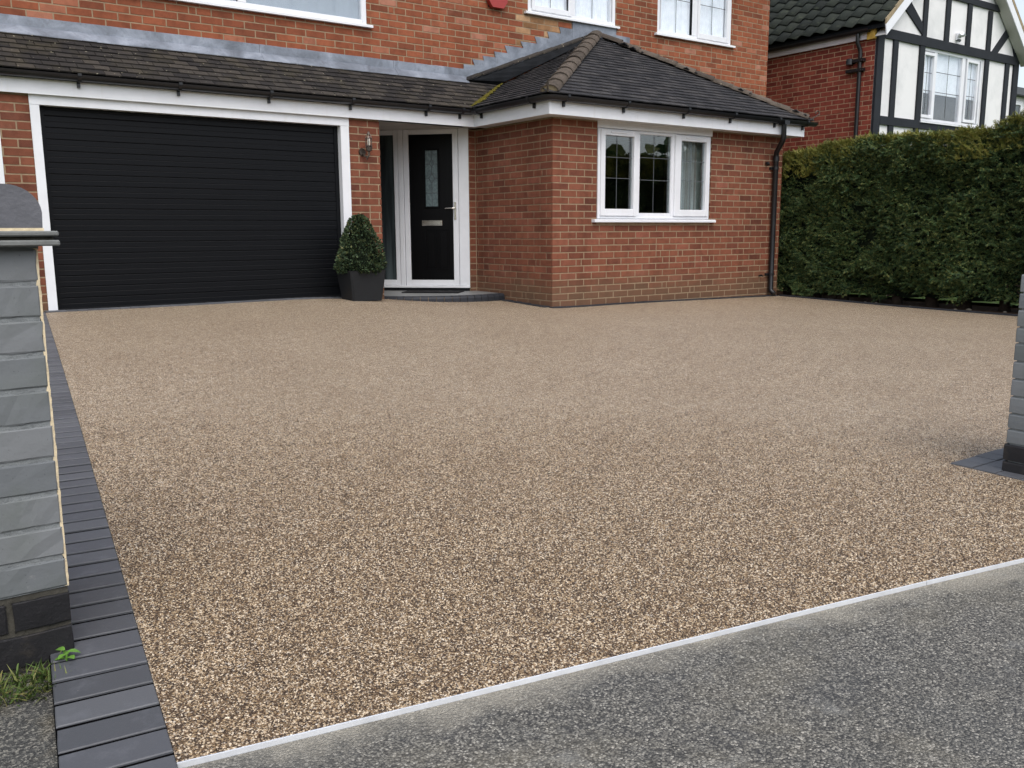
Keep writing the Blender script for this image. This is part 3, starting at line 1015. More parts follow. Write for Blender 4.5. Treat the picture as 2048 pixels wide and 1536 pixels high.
tl = Tiles()
sf = math.hypot(1, MF)
tl.slope((EXL, EY, EZ - .01), (1, 0, 0), (0, 1, MF), 0, 5.1, 24, .118, .168,
         lambda x, y: y < hipL(x) + .03 and y < hipR(x) + .03 and y < YU - .02, 'tile_front')
tl.slope((EXL, 1.42, EZ - .01), (0, -1, 0), (1, 0, ML), 0, 1.80, 27, .112, .168,
         lambda x, y: y > hipL(x) - .03 and y < valY(x) + .02 and (YU - y) > .20 * (x + .2) * .35 + .10, 'tile_front')
tl.slope((EXL, YU, EZ - .01), (0, -1, 0), (1, 0, ML), 0, .75, 27, .112, .168,
         lambda x, y: y > 1.42 and y > hipL(x) - .03 and y < valY(x) + .02 and (YU - y) > .20 * (x + .2) * .35 + .10, 'tile_front')
tl.slope((-8.0, LE, LEZ - .01), (1, 0, 0), (0, 1, ML2), 0, 9.2, 8, .108, .160,
         lambda x, y: (x < EXL or y > valY(x) - .03) and y < YU - .06, 'tile')
tl.slope((EXR, EY, EZ - .01), (0, 1, 0), (-1, 0, MR), 0, 2.45, 20, .128, .170,
         lambda x, y: y > hipR(x) - .02 and y < YU - .05, 'tile_front')
tl.build(house)

# hip tiles: overlapping half-round caps with open mortar-filled lower ends
def hip_run(A, B, n, r=.115):
    A, B = Vector(A), Vector(B)
    d = (B - A)
    step = d.length / n
    d.normalize()
    side = d.cross(Vector((0, 0, 1))).normalized()
    nrm = side.cross(d).normalized()
    for i in range(n):
        b = MB()
        P0 = A + d * (step * i - .012)
        P1 = A + d * (step * (i + 1) + .02)
        seg = 9
        jit = random.uniform(-.004, .004)
        for (P, rr, lift) in ((P0, r, .016), (P1, r * .93, .002)):
            for th in (0, .016):
                for k in range(seg + 1):
                    q = math.pi * (k / seg)
                    b.v.append(tuple(P + side * (math.cos(q) * (rr - th)) + nrm * (math.sin(q) * (rr - th) * .72 - .045 + lift + jit)))
        o_, i_ = 0, seg + 1
        o2, i2 = 2 * (seg + 1), 3 * (seg + 1)
        for k in range(seg):
            b.f += [(o_ + k, o_ + k + 1, o2 + k + 1, o2 + k), (i_ + k, i2 + k, i2 + k + 1, i_ + k + 1),
                    (o_ + k, i_ + k, i_ + k + 1, o_ + k + 1), (o2 + k, o2 + k + 1, i2 + k + 1, i2 + k)]
        b.f += [(0, o2, i2, i_), (seg, i_ + seg, i2 + seg, o2 + seg)]
        shade_auto(b.build("hip_tile", M['hip'], house), 50)
    b = MB()
    P = A + d * .004
    ring = [P + side * (math.cos(math.pi * k / 9) * (r - .014)) + nrm * (math.sin(math.pi * k / 9) * (r - .014) * .72 - .045 + .014) for k in range(10)]
    b.slab(ring, d * .03)
    b.build("mortar_infill", M['verge'], house)
hip_run((EXL + .05, EY + .05, EZ + .055), (AP.x - .02, AP.y - .04, AP.z + .055), 11)
hip_run((EXR - .05, EY + .05, EZ + .055), (AP.x + .10, AP.y - .08, AP.z + .02), 11, .105)
# hip iron scrolls at the foot of both hips
b = MB()
b.tube([(4.66, -.30, 2.64), (4.72, -.34, 2.68)] + [(4.745 + .03 * math.cos(a), -.355 - .01 * math.cos(a), 2.735 + .032 * math.sin(a)) for a in np.linspace(-1.6, 3.6, 12)], .007, 6)
b.build("hip_iron", M['bronze'], house)
b = MB()
b.tube([(-.345, -.345, 2.62), (-.36, -.36, 2.69), (-.36, -.36, 2.725)], [.012, .012, .018], 8)
b.build("hip_iron", M['bronze'], house)

# mortar bed line along the right side of the left hip
# ---- lead: long apron flashing over the lean-to in three lengths, steps, saddle
def z_up(z): return up(0, z)[1]
ZT, ZB = z_up(3.236), z_up(3.112)
for (xa, xb) in ((-8.0, -2.872), (-2.868, -1.05), (-1.046, up(-.03, 0)[0])):
    b = MB()
    n = 12
    prof0 = [(YU - .004, ZT), (YU - .012, ZT - .004), (YU - .016, ZB + .01), (YU - .05, zlean(YU - .05) + .062), (YU - .15, zlean(YU - .15) + .036), (YU - .15, zlean(YU - .15) + .028), (YU - .004, ZB - .06)]
    for i in range(n + 1):
        x = xa + (xb - xa) * i / n
        for (y, z) in prof0:
            b.v.append((x, y + random.uniform(-.0015, .0015), z + random.uniform(-.0025, .0025)))
    q = len(prof0)
    for i in range(n):
        for k_ in range(q):
            b.f.append((i * q + k_, i * q + (k_ + 1) % q, (i + 1) * q + (k_ + 1) % q, (i + 1) * q + k_))
    b.f += [tuple(range(q)), tuple(n * q + k_ for k_ in range(q - 1, -1, -1))]
    b.build("lead_flashing", M['lead'], house)
steps = [(-.03, 3.217), (-.058, 3.301), (.152, 3.293), (.11, 3.376), (.308, 3.379), (.287, 3.447), (.503, 3.434), (.481, 3.515), (.709, 3.521), (.664, 3.617),
         (.989, 3.623), (.942, 3.696), (1.235, 3.717), (1.195, 3.803), (1.462, 3.804), (1.429, 3.892), (1.681, 3.903), (1.651, 3.98), (1.919, 3.993), (1.893, 4.085)]
st = [up(*p) for p in steps]
b = MB()
floor_ = lambda x: 3.09 + (x - .0) * (4.0 - 3.09) / 2.48 - .03
for i in range(0, len(st), 2):
    x0 = st[i + 1][0] if i else st[i][0] - .0
    x1 = st[i + 2][0] + .012 if i + 2 < len(st) else up(1.93, 0)[0]
    xs0 = st[i][0]
    ztop = (st[i + 1][1] + (st[i + 2][1] if i + 2 < len(st) else st[i + 1][1])) / 2
    zl = st[i][1]
    y0 = YU - .010 - .0025 * ((i // 2) % 2)
    b.slab([(xs0 - .02, y0, floor_(xs0) - .06), (x1, y0, floor_(x1) - .06), (x1, y0, ztop), (x0, y0, ztop), (xs0, y0, zl)], (0, .011, 0))
b.build("lead_flashing", M['lead'], house)
b = MB()
xa, xb, xc = up(1.9, 0)[0], up(2.772, 0)[0], up(3.065, 0)[0]
b.slab([(xa, YU - .014, 3.75), (xb, YU - .014, 3.7), (xb, YU - .014, z_up(4.09)), (xa, YU - .014, z_up(4.09))], (0, .012, 0))
b.build("lead_flashing", M['lead'], house)
b = MB()
b.slab([(xb - .02, YU - .0105, 3.6), (xc, YU - .0105, 3.6), (xc, YU - .0105, z_up(4.0)), (xb - .02, YU - .0105, z_up(4.005))], (0, .009, 0))
b.build("lead_flashing", M['lead'], house)
# tile slips against the wall and the dark lead secret gutter beside the left slope
b = MB()
T0, T1 = Vector((.02, YU - .03, 3.125)), Vector((2.42, YU - .03, 4.015))
nseg = 9
for i in range(nseg):
    p, q = T0.lerp(T1, i / nseg), T0.lerp(T1, (i + .97) / nseg)
    wd = .10
    b = MB()
    lift = random.uniform(0, .008)
    b.slab([p + Vector((0, 0, lift)), q + Vector((0, 0, lift + .004)), q + Vector((.01, -wd, lift - .02)), p + Vector((.03, -wd, lift - .02))], (0, 0, -.02))
    b.build("abutment_tile", M['tile'], house)
b = MB()
A0, A1 = Vector((.10, YU - .11, 3.105)), Vector((2.36, YU - .13, 3.945))
B0 = Vector((.66, YU - .16, zleft(.66) + .045))
B1 = Vector((2.20, YU - .34, zleft(2.20) + .03))
n = 8
for i in range(n + 1):
    b.v += [tuple(A0.lerp(A1, i / n)), tuple(B0.lerp(B1, i / n) + Vector((0, 0, random.uniform(-.006, .006))))]
for i in range(n):
    b.f.append((2 * i, 2 * i + 1, 2 * i + 3, 2 * i + 2))
b.add([T0 + Vector((0, -.02, -.03)), A0, B0, (.60, YU - .10, zlean(YU - .12) + .03)], [(0, 1, 2, 3)])
o = b.build("lead_gutter", M['lead_dark'], house)
sm = o.modifiers.new("thickness", 'SOLIDIFY'); sm.thickness = .006
# moss in the valley
b = MB()
for i in range(700):
    s_ = random.random() ** 1.2
    x = EXL + .03 + (VT.x - EXL - .1) * s_
    y = valY(x)
    off_ = random.gauss(.035, .05) * (1.15 - .7 * s_)
    x += off_
    z = zleft(x) + .03
    r_ = random.uniform(.010, .026) * (1.1 - .5 * s_)
    vv = [(x + r_ * math.cos(a), y + r_ * math.sin(a), z - .004) for a in np.linspace(0, 2 * math.pi, 6)[:-1]] + [(x, y, z + r_ * random.uniform(.5, .9))]
    b.add(vv, [(k_, (k_ + 1) % 5, 5) for k_ in range(5)])
tag(b.build("moss", M['moss'], house, smooth=True), kind='stuff')

# ---- soffits, fascias
SOZ, FAZ = 2.395, 2.585
m = MB()
m.box(-.215, 4.60, -.215, .005, SOZ + .006, SOZ + .02)
m.box(-.215, -.006, .005, YG - .0, SOZ + .006, SOZ + .02)
m.box(-8.2, -.215, YG - .055, YG + .26, SOZ + .026, SOZ + .04)
m.box(-1.61, .0, YG + .1, 3.2, SOZ + .026, SOZ + .04)
m.build("soffit", M['soffit'], house)
b = MB(); b.box(-.230, 4.622, -.230, -.215, SOZ, FAZ); b.build("fascia", M['upvc'], house)
b = MB(); b.box(-.228, -.214, -.214, 1.41, SOZ + .001, FAZ - .001); b.build("fascia", M['upvc'], house)
b = MB(); b.box(-8.2, -.2285, 1.4105, 1.425, SOZ + .002, FAZ - .002); b.build("fascia", M['upvc'], house)
b = MB(); b.box(4.607, 4.6215, -.2145, YU, SOZ + .001, FAZ - .001); b.build("fascia", M['upvc'], house)
b = MB(); b.box(-.2345, -.195, -.2345, -.195, SOZ - .002, FAZ - .001); b.build("fascia_corner", M['upvc'], house)

# ---- gutters
def gutter(path, r=.062, z=2.600):
    """half-round gutter along a path of (x,y), outside on the left hand of travel"""
    b = MB()
    pts = [Vector((x, y, 0)) for x, y in path]
    seg = 8
    rings = []
    for i, p in enumerate(pts):
        d0 = (p - pts[i - 1]).normalized() if i else (pts[1] - p).normalized()
        d1 = (pts[i + 1] - p).normalized() if i + 1 < len(pts) else d0
        nrm = (Vector((d0.y, -d0.x, 0)) + Vector((d1.y, -d1.x, 0)))
        nrm = nrm / max(1e-6, nrm.dot(Vector((d0.y, -d0.x, 0))))
        ring = [p + nrm * (r * math.cos(a)) + Vector((0, 0, z + r * .95 * math.sin(a))) for a in np.linspace(0, -math.pi, seg + 1)]
        ring += [p - nrm * (r - .004) + Vector((0, 0, z))] + [p + nrm * ((r - .004) * math.cos(a)) + Vector((0, 0, z + (r - .004) * .95 * math.sin(a))) for a in np.linspace(-math.pi, 0, seg + 1)][1:]
        rings.append(ring)
    q = len(rings[0])
    for ring in rings:
        b.v += [tuple(p) for p in ring]
    for i in range(len(rings) - 1):
        for k_ in range(q):
            b.f.append((i * q + k_, i * q + (k_ + 1) % q, (i + 1) * q + (k_ + 1) % q, (i + 1) * q + k_))
    b.f += [tuple(range(q)), tuple((len(rings) - 1) * q + k_ for k_ in range(q - 1, -1, -1))]
    return shade_auto(b.build("gutter", M['black_plastic'], house), 60)
g1 = gutter([(-8.2, 1.348), (-.292, 1.348), (-.292, -.235), (-.235, -.292), (4.78, -.292)])
def bracket(x, y, dx, dy, z=2.600):
    """gutter bracket hanging at (x,y); (dx,dy) points away from the wall"""
    b = MB()
    a = math.atan2(dx, -dy)
    mt = Matrix.Translation((x, y, z)) @ Matrix.Rotation(a, 4, 'Z')
    ring_o = [(math.cos(t_) * .070, math.sin(t_) * .070) for t_ in np.linspace(0, -math.pi, 9)]
    ring_i = [(math.cos(t_) * .063, math.sin(t_) * .063) for t_ in np.linspace(-math.pi, 0, 9)]
    poly = ring_o + ring_i
    vs_ = [mt @ Vector((-.016, p, q)) for p, q in poly] + [mt @ Vector((.016, p, q)) for p, q in poly]
    n_ = len(poly)
    b.add(vs_, [(i, n_ + i, n_ + (i + 1) % n_, (i + 1) % n_) for i in range(n_)] + [(i, i + 1, n_ - 2 - i, n_ - 1 - i) for i in range(8)] + [(n_ + n_ - 1 - i, n_ + n_ - 2 - i, n_ + i + 1, n_ + i) for i in range(8)])
    b.box(-.014, .014, .030, .058, -.115, -.05, mt)
    b.box(-.018, .018, -.072, -.060, -.012, .012, mt)
    b.build("gutter_bracket", M['black_plastic'], g1)
for x in (-7.0, -6.05, -5.05, -4.06, -3.05, -2.03, -.97, -.46):
    bracket(x, 1.348, 0, -1)
for x in (-.03, .94, 2.02, 2.94, 3.90, 4.55):
    bracket(x, -.292, 0, -1)
for y in (1.20, .05):
    bracket(-.292, y, -1, 0)

# ---- downpipe with swan neck and shoe
b = MB()
b.tube([(4.06, -.292, 2.56), (4.06, -.292, 2.36), (4.08, -.27, 2.32), (4.19, -.075, 2.16), (4.215, -.056, 2.11), (4.215, -.056, 1.2), (4.215, -.056, .13), (4.215, -.075, .09), (4.215, -.13, .055)], .038, 14)
dp = shade_auto(b.build("downpipe", M['black_plastic'], house), 50)
b = MB()
b.box(4.005, 4.115, -.352, -.235, 2.53, 2.585)
b.build("outlet", M['black_plastic'], dp)
for z in (1.93, .35):
    b = MB()
    b.tube([(4.215, -.056, z - .02), (4.215, -.056, z + .02)], .044, 14)
    b.box(4.13, 4.30, -.03, .0, z - .018, z + .018)
    b.build("pipe_clip", M['black_plastic'], dp)
b = MB()
b.tube([(4.215, -.056, 2.03), (4.215, -.056, 2.10)], .043, 14)
b.build("pipe_socket", M['black_plastic'], dp)

# ---- garage door
gx0, gx1, gz0, gz1 = -5.418, -2.139, .232, 2.298
gd = MB().box(gx0 - .02, gx1 + .02, YG + .105, YG + .13, gz0 - .2, gz1 + .05).build("garage_door", M['garage'], house)
NS = 18
hh = (gz1 + .03 - gz0) / NS
b = MB()
xa, xb, c = gx0 - .015, gx1 + .015, .0034
prof = [(YG + .1045, .001), (YG + .086 + c, .001), (YG + .086, .001 + c * 1.6), (YG + .086, hh * .5 - .004), (YG + .0885, hh * .5), (YG + .086, hh * .5 + .004), (YG + .086, hh - .007), (YG + .089, hh - .003), (YG + .1045, hh - .003)]
b.prism(prof, 'x', xa, xb)
slat_me = b.mesh("slat", M['garage'])
for i in range(NS):
    o = link("slat", slat_me, gd)
    o.location.z += gz0 + hh * i
    o.location.y += random.uniform(-.0012, .0012)
for (x0, x1) in ((gx0 - .004, gx0 + .05), (gx1 - .05, gx1 + .004)):
    b = MB(); b.box(x0, x1, YG + .078, YG + .0865, gz0, gz1 + .03); b.build("end_stile", M['garage'], gd)
b = MB(); b.box(gx0, gx1, YG + .07, YG + .0775, gz0 - .012, gz0 + .012); b.build("threshold_seal", M['mat'], gd)
gf = MB().box(-5.505, gx0, YG - .012, YG + .14, .18, 2.300).build("garage_frame", M['upvc'], house)
MB().box(gx1, -2.029, YG - .012, YG + .14, .17, 2.300).build("jamb", M['upvc'], gf)
MB().box(-5.507, -2.027, YG - .014, YG + .14, 2.302, 2.42).build("head", M['upvc'], gf)

# window or side door at the far left of the garage wall
sw = MB().box(-5.86, -5.787, YG - .005, YG + .1, .2, 2.118).build("window", M['upvc'], house)
MB().box(-6.9, -5.862, YG + .0, YG + .1, 2.04, 2.118).build("frame_head", M['upvc'], sw)
MB().box(-6.9, -5.862, YG + .0, YG + .1, .2, .5).build("frame_base", M['upvc'], sw)
MB().box(-6.9, -5.862, YG + .04, YG + .06, .5, 2.04).build("pane", M['sideglass'], sw)

# ---- a window maker for the plane y = const
def bar(b, x0, x1, z0, z1, y0, y1, c=.006):
    b.cbox(x0, x1, y0, y1, z0, z1, c)

# front room window
win = thing_part = MB()
yf = .015
# outer frame
bar(win, .752, .795, 1.176, 2.318, yf, .09)
bar(win, 2.815, 2.857, 1.176, 2.318, yf, .09)
bar(win, .795, 2.815, 2.283, 2.318, yf + .001, .089)
bar(win, .795, 2.815, 1.176, 1.211, yf + .001, .089)
bar(win, 1.430, 1.482, 1.211, 2.283, yf + .002, .088)
bar(win, 2.088, 2.140, 1.211, 2.283, yf + .002, .088)
wobj = win.build("window", M['upvc'], house)
b = MB()                                    # fixed middle light: bead round the pane
for (x0, x1, z0, z1) in ((1.482, 1.497, 1.211, 2.283), (2.078, 2.088, 1.211, 2.283), (1.497, 2.078, 2.278, 2.283), (1.497, 2.078, 1.211, 1.254)):
    bar(b, x0, x1, z0, z1, yf + .010, .08, .002)
b.build("glazing_bead", M['upvc'], wobj)
for (sx0, sx1, px0, px1) in ((.790, 1.432, .865, 1.367), (2.138, 2.822, 2.253, 2.753)):
    b = MB()
    y0, y1 = -.006, .07
    bar(b, sx0, px0, 1.212, 2.306, y0, y1)
    bar(b, px1, sx1, 1.212, 2.306, y0, y1)
    bar(b, px0, px1, 2.233, 2.306, y0 + .0008, y1 - .001)
    bar(b, px0, px1, 1.212, 1.303, y0 + .0008, y1 - .001)
    so = b.build("sash", M['upvc'], wobj)
    xm = (px0 + px1) / 2
    MB().cbox(xm - .17, xm + .17, y0 - .012, y0, 2.262, 2.286, .004).build("trickle_vent", M['upvc'], wobj)
for (px0, px1, pz0, pz1) in ((.865, 1.367, 1.303, 2.233), (1.497, 2.078, 1.254, 2.278), (2.253, 2.753, 1.303, 2.233)):
    MB().box(px0 - .004, px1 + .004, .040, .044, pz0 - .004, pz1 + .004).build("pane", M['glass'], wobj)
    b = MB()
    xm = (px0 + px1) / 2 - .02
    b.box(xm - .0035, xm + .0035, .0375, .0398, pz0, pz1)
    hz = pz1 - pz0
    for q in (.425, .71):
        b.box(px0, px1, .0368, .0390, pz0 + hz * q - .0035, pz0 + hz * q + .0035)
    b.box(px1 - .05, px1 - .045, .0372, .0394, pz0, pz1)
    b.build("lead_came", M['came'], wobj)
MB().cbox(.726, 2.866, -.004, .09, 2.320, 2.408, .003).build("head_panel", M['upvc'], wobj)
b = MB()
b.prism([(-.062, 1.130), (-.062, 1.156), (-.052, 1.166), (.09, 1.1755), (.09, 1.130)], 'x', .645, 2.925)
b.build("sill", M['upvc'], wobj)
# room behind it
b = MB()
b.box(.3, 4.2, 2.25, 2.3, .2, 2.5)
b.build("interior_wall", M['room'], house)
b = MB()
b.box(2.60, 3.2, .20, .205, .9, 2.39)
b.build("interior_wall", M['room_light'], house)
b = MB()
n = 60
for i in range(n + 1):
    x = 2.30 + .36 * i / n
    y = .12 + .028 * math.sin(i * .95) + .012 * math.sin(i * 2.3)
    b.v += [(x - .03 * math.sin(i * .3), y, 1.0), (x, y, 2.38)]
for i in range(n):
    b.f.append((2 * i, 2 * i + 2, 2 * i + 3, 2 * i + 1))
b.build("curtain", M['curtain'], house, smooth=True, fix=False)

# upper windows: frame, panes, sill, nets
def upper_window(w, lights, sill, came=True, net='net'):
    x0, x1, z0, z1 = w
    b = MB()
    y0, y1 = YU + .004, YU + .10
    f = .060
    bar(b, x0, x0 + f, z0, z1, y0, y1)
    bar(b, x1 - f, x1, z0, z1, y0, y1)
    bar(b, x0 + f, x1 - f, z1 - f, z1, y0 + .001, y1 - .001)
    bar(b, x0 + f, x1 - f, z0, z0 + f, y0 + .001, y1 - .001)
    xs_ = [x0 + f] + [x1 - f]
    for (a, c_, zz) in lights[:-1]:
        bar(b, c_, lights[lights.index((a, c_, zz)) + 1][0], z0 + f, z1 - f, y0 + .002, y1 - .002)
    o = b.build("window", M['upvc'], house)
    for (a, c_, zz) in lights:
        b = MB()
        if zz:
            bar(b, a - .055, a, z0 + .03, z1 - .03, y0 - .016, y0 + .05)
            bar(b, c_, c_ + .055, z0 + .03, z1 - .03, y0 - .016, y0 + .05)
            bar(b, a, c_, z0 + .03, z0 + .03 + zz, y0 - .0155, y0 + .05)
            bar(b, a, c_, z1 - .03 - zz, z1 - .03, y0 - .0155, y0 + .05)
            b.build("sash", M['upvc'], o)
        else:
            bar(b, a - .012, a, z0 + f, z1 - f, y0 + .012, y1 - .02, .003)
            bar(b, c_, c_ + .012, z0 + f, z1 - f, y0 + .012, y1 - .02, .003)
            b.build("glazing_bead", M['upvc'], o)
        MB().box(a - .004, c_ + .004, YU + .04, YU + .044, z0 + .05, z1 - .05).build("pane", M['glass_up'], o)
        if came:
            xm = (a + c_) / 2
            b = MB()
            b.box(xm - .005, xm + .005, YU + .0375, YU + .0398, z0 + .06, z1 - .06)
            for q in (.40, .72):
                b.box(a, c_, YU + .0368, YU + .039, z0 + (z1 - z0) * q + .12, z0 + (z1 - z0) * q + .13)
            b.build("lead_came", M['came'], o)
    sx0, sx1, zs = sill
    b = MB()
    b.prism([(YU - .055, zs - .034), (YU - .055, zs - .008), (YU - .045, zs), (YU + .09, zs + .004), (YU + .09, zs - .034)], 'x', sx0, sx1)
    b.build("sill", M['upvc'], o)
    b = MB()
    n_ = 90
    for i in range(n_ + 1):
        x = x0 + .03 + (x1 - x0 - .06) * i / n_
        y = YU + .085 + .014 * math.sin(i * .8) + .008 * math.sin(i * 1.9 + 1)
        b.v += [(x, y, z0 - .02), (x, y, z1 + .02)]
    for i in range(n_):
        b.f.append((2 * i, 2 * i + 2, 2 * i + 3, 2 * i + 1))
    b.build("net_curtain", M[net], o, smooth=True, fix=False)
    return o
u_ = lambda x: up(x, 0)[0]
M['blind'] = simple("grey blind", lin(150, 160, 168), 0.9, 0.1, 0.06, 3)
upper_window(w1, [(u_(-4.5), u_(-3.15), .0), (u_(-3.05), u_(-1.555), .0)], (w1[0] - .05, u_(-1.426), w1[2] - .002), came=False, net='blind')
upper_window(w2, [(u_(1.203), u_(1.832), .075), (u_(1.962), u_(2.68), .0)], (u_(1.012), u_(2.815), w2[2] - .002))
upper_window(w3, [(u_(3.76), u_(4.475), .0), (u_(4.642), u_(5.30), .085)], (u_(3.60), u_(5.485), w3[2] - .002))

# ---- front door in the splayed porch (45 degrees)
PO = Vector((-.110, 1.730, 0))
TD = Vector((-1, 1, 0)).normalized()
ND = Vector((-1, -1, 0)).normalized()          # faces the visitor
MD = Matrix(((TD.x, -ND.x, 0, PO.x), (TD.y, -ND.y, 0, PO.y), (0, 0, 1, 0), (0, 0, 0, 1)))   # local x along the frame, y into the house
zb, ztp = .268, 2.42
b = MB()
for (a, c_, y0) in ((.004, .150, .0), (.156, .236, .012), (.862, .935, .012), (.940, 1.010, .0), (1.013, 1.080, .012)):
    b.cbox(a, c_, y0, .09, zb, ztp, .006, MD)
b.cbox(.236, .862, .012, .089, 2.354, ztp, .006, MD)
b.cbox(1.080, 1.60, .012, .089, 2.354, ztp, .006, MD)
b.cbox(.236, .862, .012, .089, zb, .345, .006, MD)
b.cbox(1.080, 1.60, .012, .089, zb, .345, .006, MD)
b.cbox(1.60, 1.70, .012, .089, zb, ztp, .006, MD)
dfr = b.build("door_frame", M['upvc'], house)
b = MB(); b.cbox(.0, 1.7, -.028, .085, .236, zb - .001, .004, MD); b.build("door_sill", M['upvc'], dfr)
b = MB(); b.box(.01, 1.7, -.005, .085, .19, .235, MD); b.build("sill_packer", M['mat'], dfr)
b = MB(); b.box(1.075, 1.60, .045, .05, .34, 2.36, MD); b.build("side_pane", M['sideglass'], dfr)
# leaf with opening for the glass
b = MB()
b.box(.238, .448, .030, .07, .347, 2.352, MD)
b.box(.632, .860, .030, .07, .347, 2.352, MD)
b.box(.448, .632, .030, .07, .347, 1.366, MD)
b.box(.448, .632, .030, .07, 2.140, 2.352, MD)
leaf = b.build("front_door", M['door'], house)
b = MB()
for (a, c_, z0, z1) in ((.425, .452, 1.345, 2.155), (.628, .652, 1.345, 2.155), (.452, .628, 1.345, 1.372), (.452, .628, 2.135, 2.155)):
    b.cbox(a, c_, .016, .034, z0, z1, .006, MD)
b.build("glazing_mould", M['door'], leaf)
b = MB(); b.box(.446, .634, .040, .046, 1.364, 2.142, MD); b.build("pane", M['obscure'], leaf)
b = MB()
def came(pts):
    for (t0, z0), (t1, z1) in zip(pts[:-1], pts[1:]):
        b.tube([MD @ Vector((t0, .038, z0)), MD @ Vector((t1, .038, z1))], .0045, 6)
xm = .54
came([(xm, 2.14), (xm, 2.02)]); came([(xm, 2.02), (.575, 1.95), (.632, 1.95)]); came([(xm, 2.02), (.505, 1.95), (.448, 1.95)])
came([(.575, 1.95), (xm, 1.92), (.505, 1.95)]); came([(xm, 1.92), (xm, 1.82)])
came([(xm, 1.82), (.585, 1.755), (xm, 1.69), (.495, 1.755), (xm, 1.82)]); came([(.585, 1.755), (.632, 1.755)]); came([(.495, 1.755), (.448, 1.755)])
came([(xm, 1.69), (xm, 1.37)]); came([(.448, 1.555), (.632, 1.555)])
b.build("lead_came", M['came'], leaf)
for (a, c_) in ((.300, .462), (.478, .640)):
    b = MB()
    for (p, q, z0, z1) in ((a, a + .012, .50, 1.05), (c_ - .012, c_, .50, 1.05), (a + .012, c_ - .012, .50, .512), (a + .012, c_ - .012, 1.038, 1.05)):
        b.cbox(p, q, .024, .031, z0, z1, .003, MD)
    b.cbox(a + .03, c_ - .03, .025, .031, .53, 1.02, .004, MD)
    b.build("door_panel", M['door'], leaf)
b = MB()
b.cbox(.393, .694, .018, .032, 1.104, 1.182, .006, MD)
lb = b.build("letterbox", M['chrome'], leaf)
b = MB(); b.cbox(.415, .672, .012, .0185, 1.120, 1.166, .003, MD); b.build("letter_flap", M['chrome'], lb)
b = MB(); b.cbox(.190, .219, -.002, .020, 1.184, 1.429, .004, MD)
hd = b.build("door_handle", M['chrome'], leaf)
b = MB(); b.tube([MD @ Vector((.205, .0, 1.345)), MD @ Vector((.205, -.045, 1.345)), MD @ Vector((.230, -.05, 1.343)), MD @ Vector((.335, -.045, 1.341))], .0095, 8)
b.build("lever", M['chrome'], hd)
b = MB(); b.tube([MD @ Vector((.205, .0, 1.245)), MD @ Vector((.205, -.008, 1.245))], .010, 10); b.build("lock_cylinder", M['chrome'], hd)
# porch back: dark hall seen nowhere, plus the return behind the pier
m = MB()
m.box(-1.62, -1.612, YG + .25, 3.2, -.1, 2.42)
m.build("interior_wall", M['room'], house)

# ---- upper main roof (above the frame)
m = MB()
m.slab([(XLFT - .3, YU - .35, 5.50), (XR + .3, YU - .35, 5.50), (XR + .3, 5.6, 7.5), (XLFT - .3, 5.6, 7.5)], (0, 0, .12))
m.slab([(XLFT - .3, 9.3, 5.50), (XR + .3, 9.3, 5.50), (XR + .3, 5.605, 7.5), (XLFT - .3, 5.605, 7.5)], (0, 0, .12))
m.build("main_roof", M['tile'], house)

# ================================================================== things on and by the house
step = thing("doorstep", (-.6, 1.6, .1), "rounded grey porch step edged with dark bullnose bricks below the front door", "step")
cx, cy, RO = -.42, 2.42, 1.45
a0, a1 = math.acos((0 - .01 - cx) / RO), math.acos((-1.60 - cx) / RO)
nb = 17
for i in range(nb):
    b = MB()
    t0 = a0 + (a1 - a0) * (i + .04) / nb
    t1 = a0 + (a1 - a0) * (i + .96) / nb
    pr_ = []
    for (rr, z) in ((RO - .10, .08), (RO - .10, .192), (RO - .035, .192), (RO - .012, .184), (RO, .160), (RO, .05)):
        pr_.append((rr, z))
    vs_ = [(cx + rr * math.cos(t_), cy - rr * math.sin(t_), z) for t_ in (t0, (t0 + t1) / 2, t1) for rr, z in pr_]
    q = len(pr_)
    f = [tuple(range(q)), tuple(2 * q + k_ for k_ in range(q - 1, -1, -1))]
    for s_ in (0, 1):
        f += [(s_ * q + k_, s_ * q + (k_ + 1) % q, (s_ + 1) * q + (k_ + 1) % q, (s_ + 1) * q + k_) for k_ in range(q)]
    b.add(vs_, f)
    b.build("step_brick", M['paver_dark'], step)
b = MB()
arc = [(cx + (RO - .02) * math.cos(t_), cy - (RO - .02) * math.sin(t_)) for t_ in np.linspace(a0, a1, 24)]
b.prism(arc + [(-1.60, 1.55), (-1.60, 3.0), (-.10, 2.0), (-.0, 1.75)], 'z', .04, .176)
b.build("step_mortar", M['mortar'], step)
b = MB()
arc = [(cx + (RO - .105) * math.cos(t_), cy - (RO - .105) * math.sin(t_)) for t_ in np.linspace(a0 + .01, a1, 24)]
b.prism(arc + [(-1.60, 1.60), (-1.60, 3.0), (-.115, 2.0), (-.02, 1.715)], 'z', .1, .1935)
b.build("porch_slab", M['slab'], step)

b = MB()
cm = Vector((-.66, 1.83, .1985))
mm_ = Matrix(((TD.x, -ND.x, 0, cm.x), (TD.y, -ND.y, 0, cm.y), (0, 0, 1, cm.z), (0, 0, 0, 1)))
b.prism([(-.40, -.19), (.40, -.19), (.40, .19), (-.40, .19)], 'z', -.004, .008)
b.v = [tuple(mm_ @ Vector(p)) for p in b.v]
tag(b.build("doormat", M['mat']), "black rubber doormat on the porch step by the front door", "doormat")

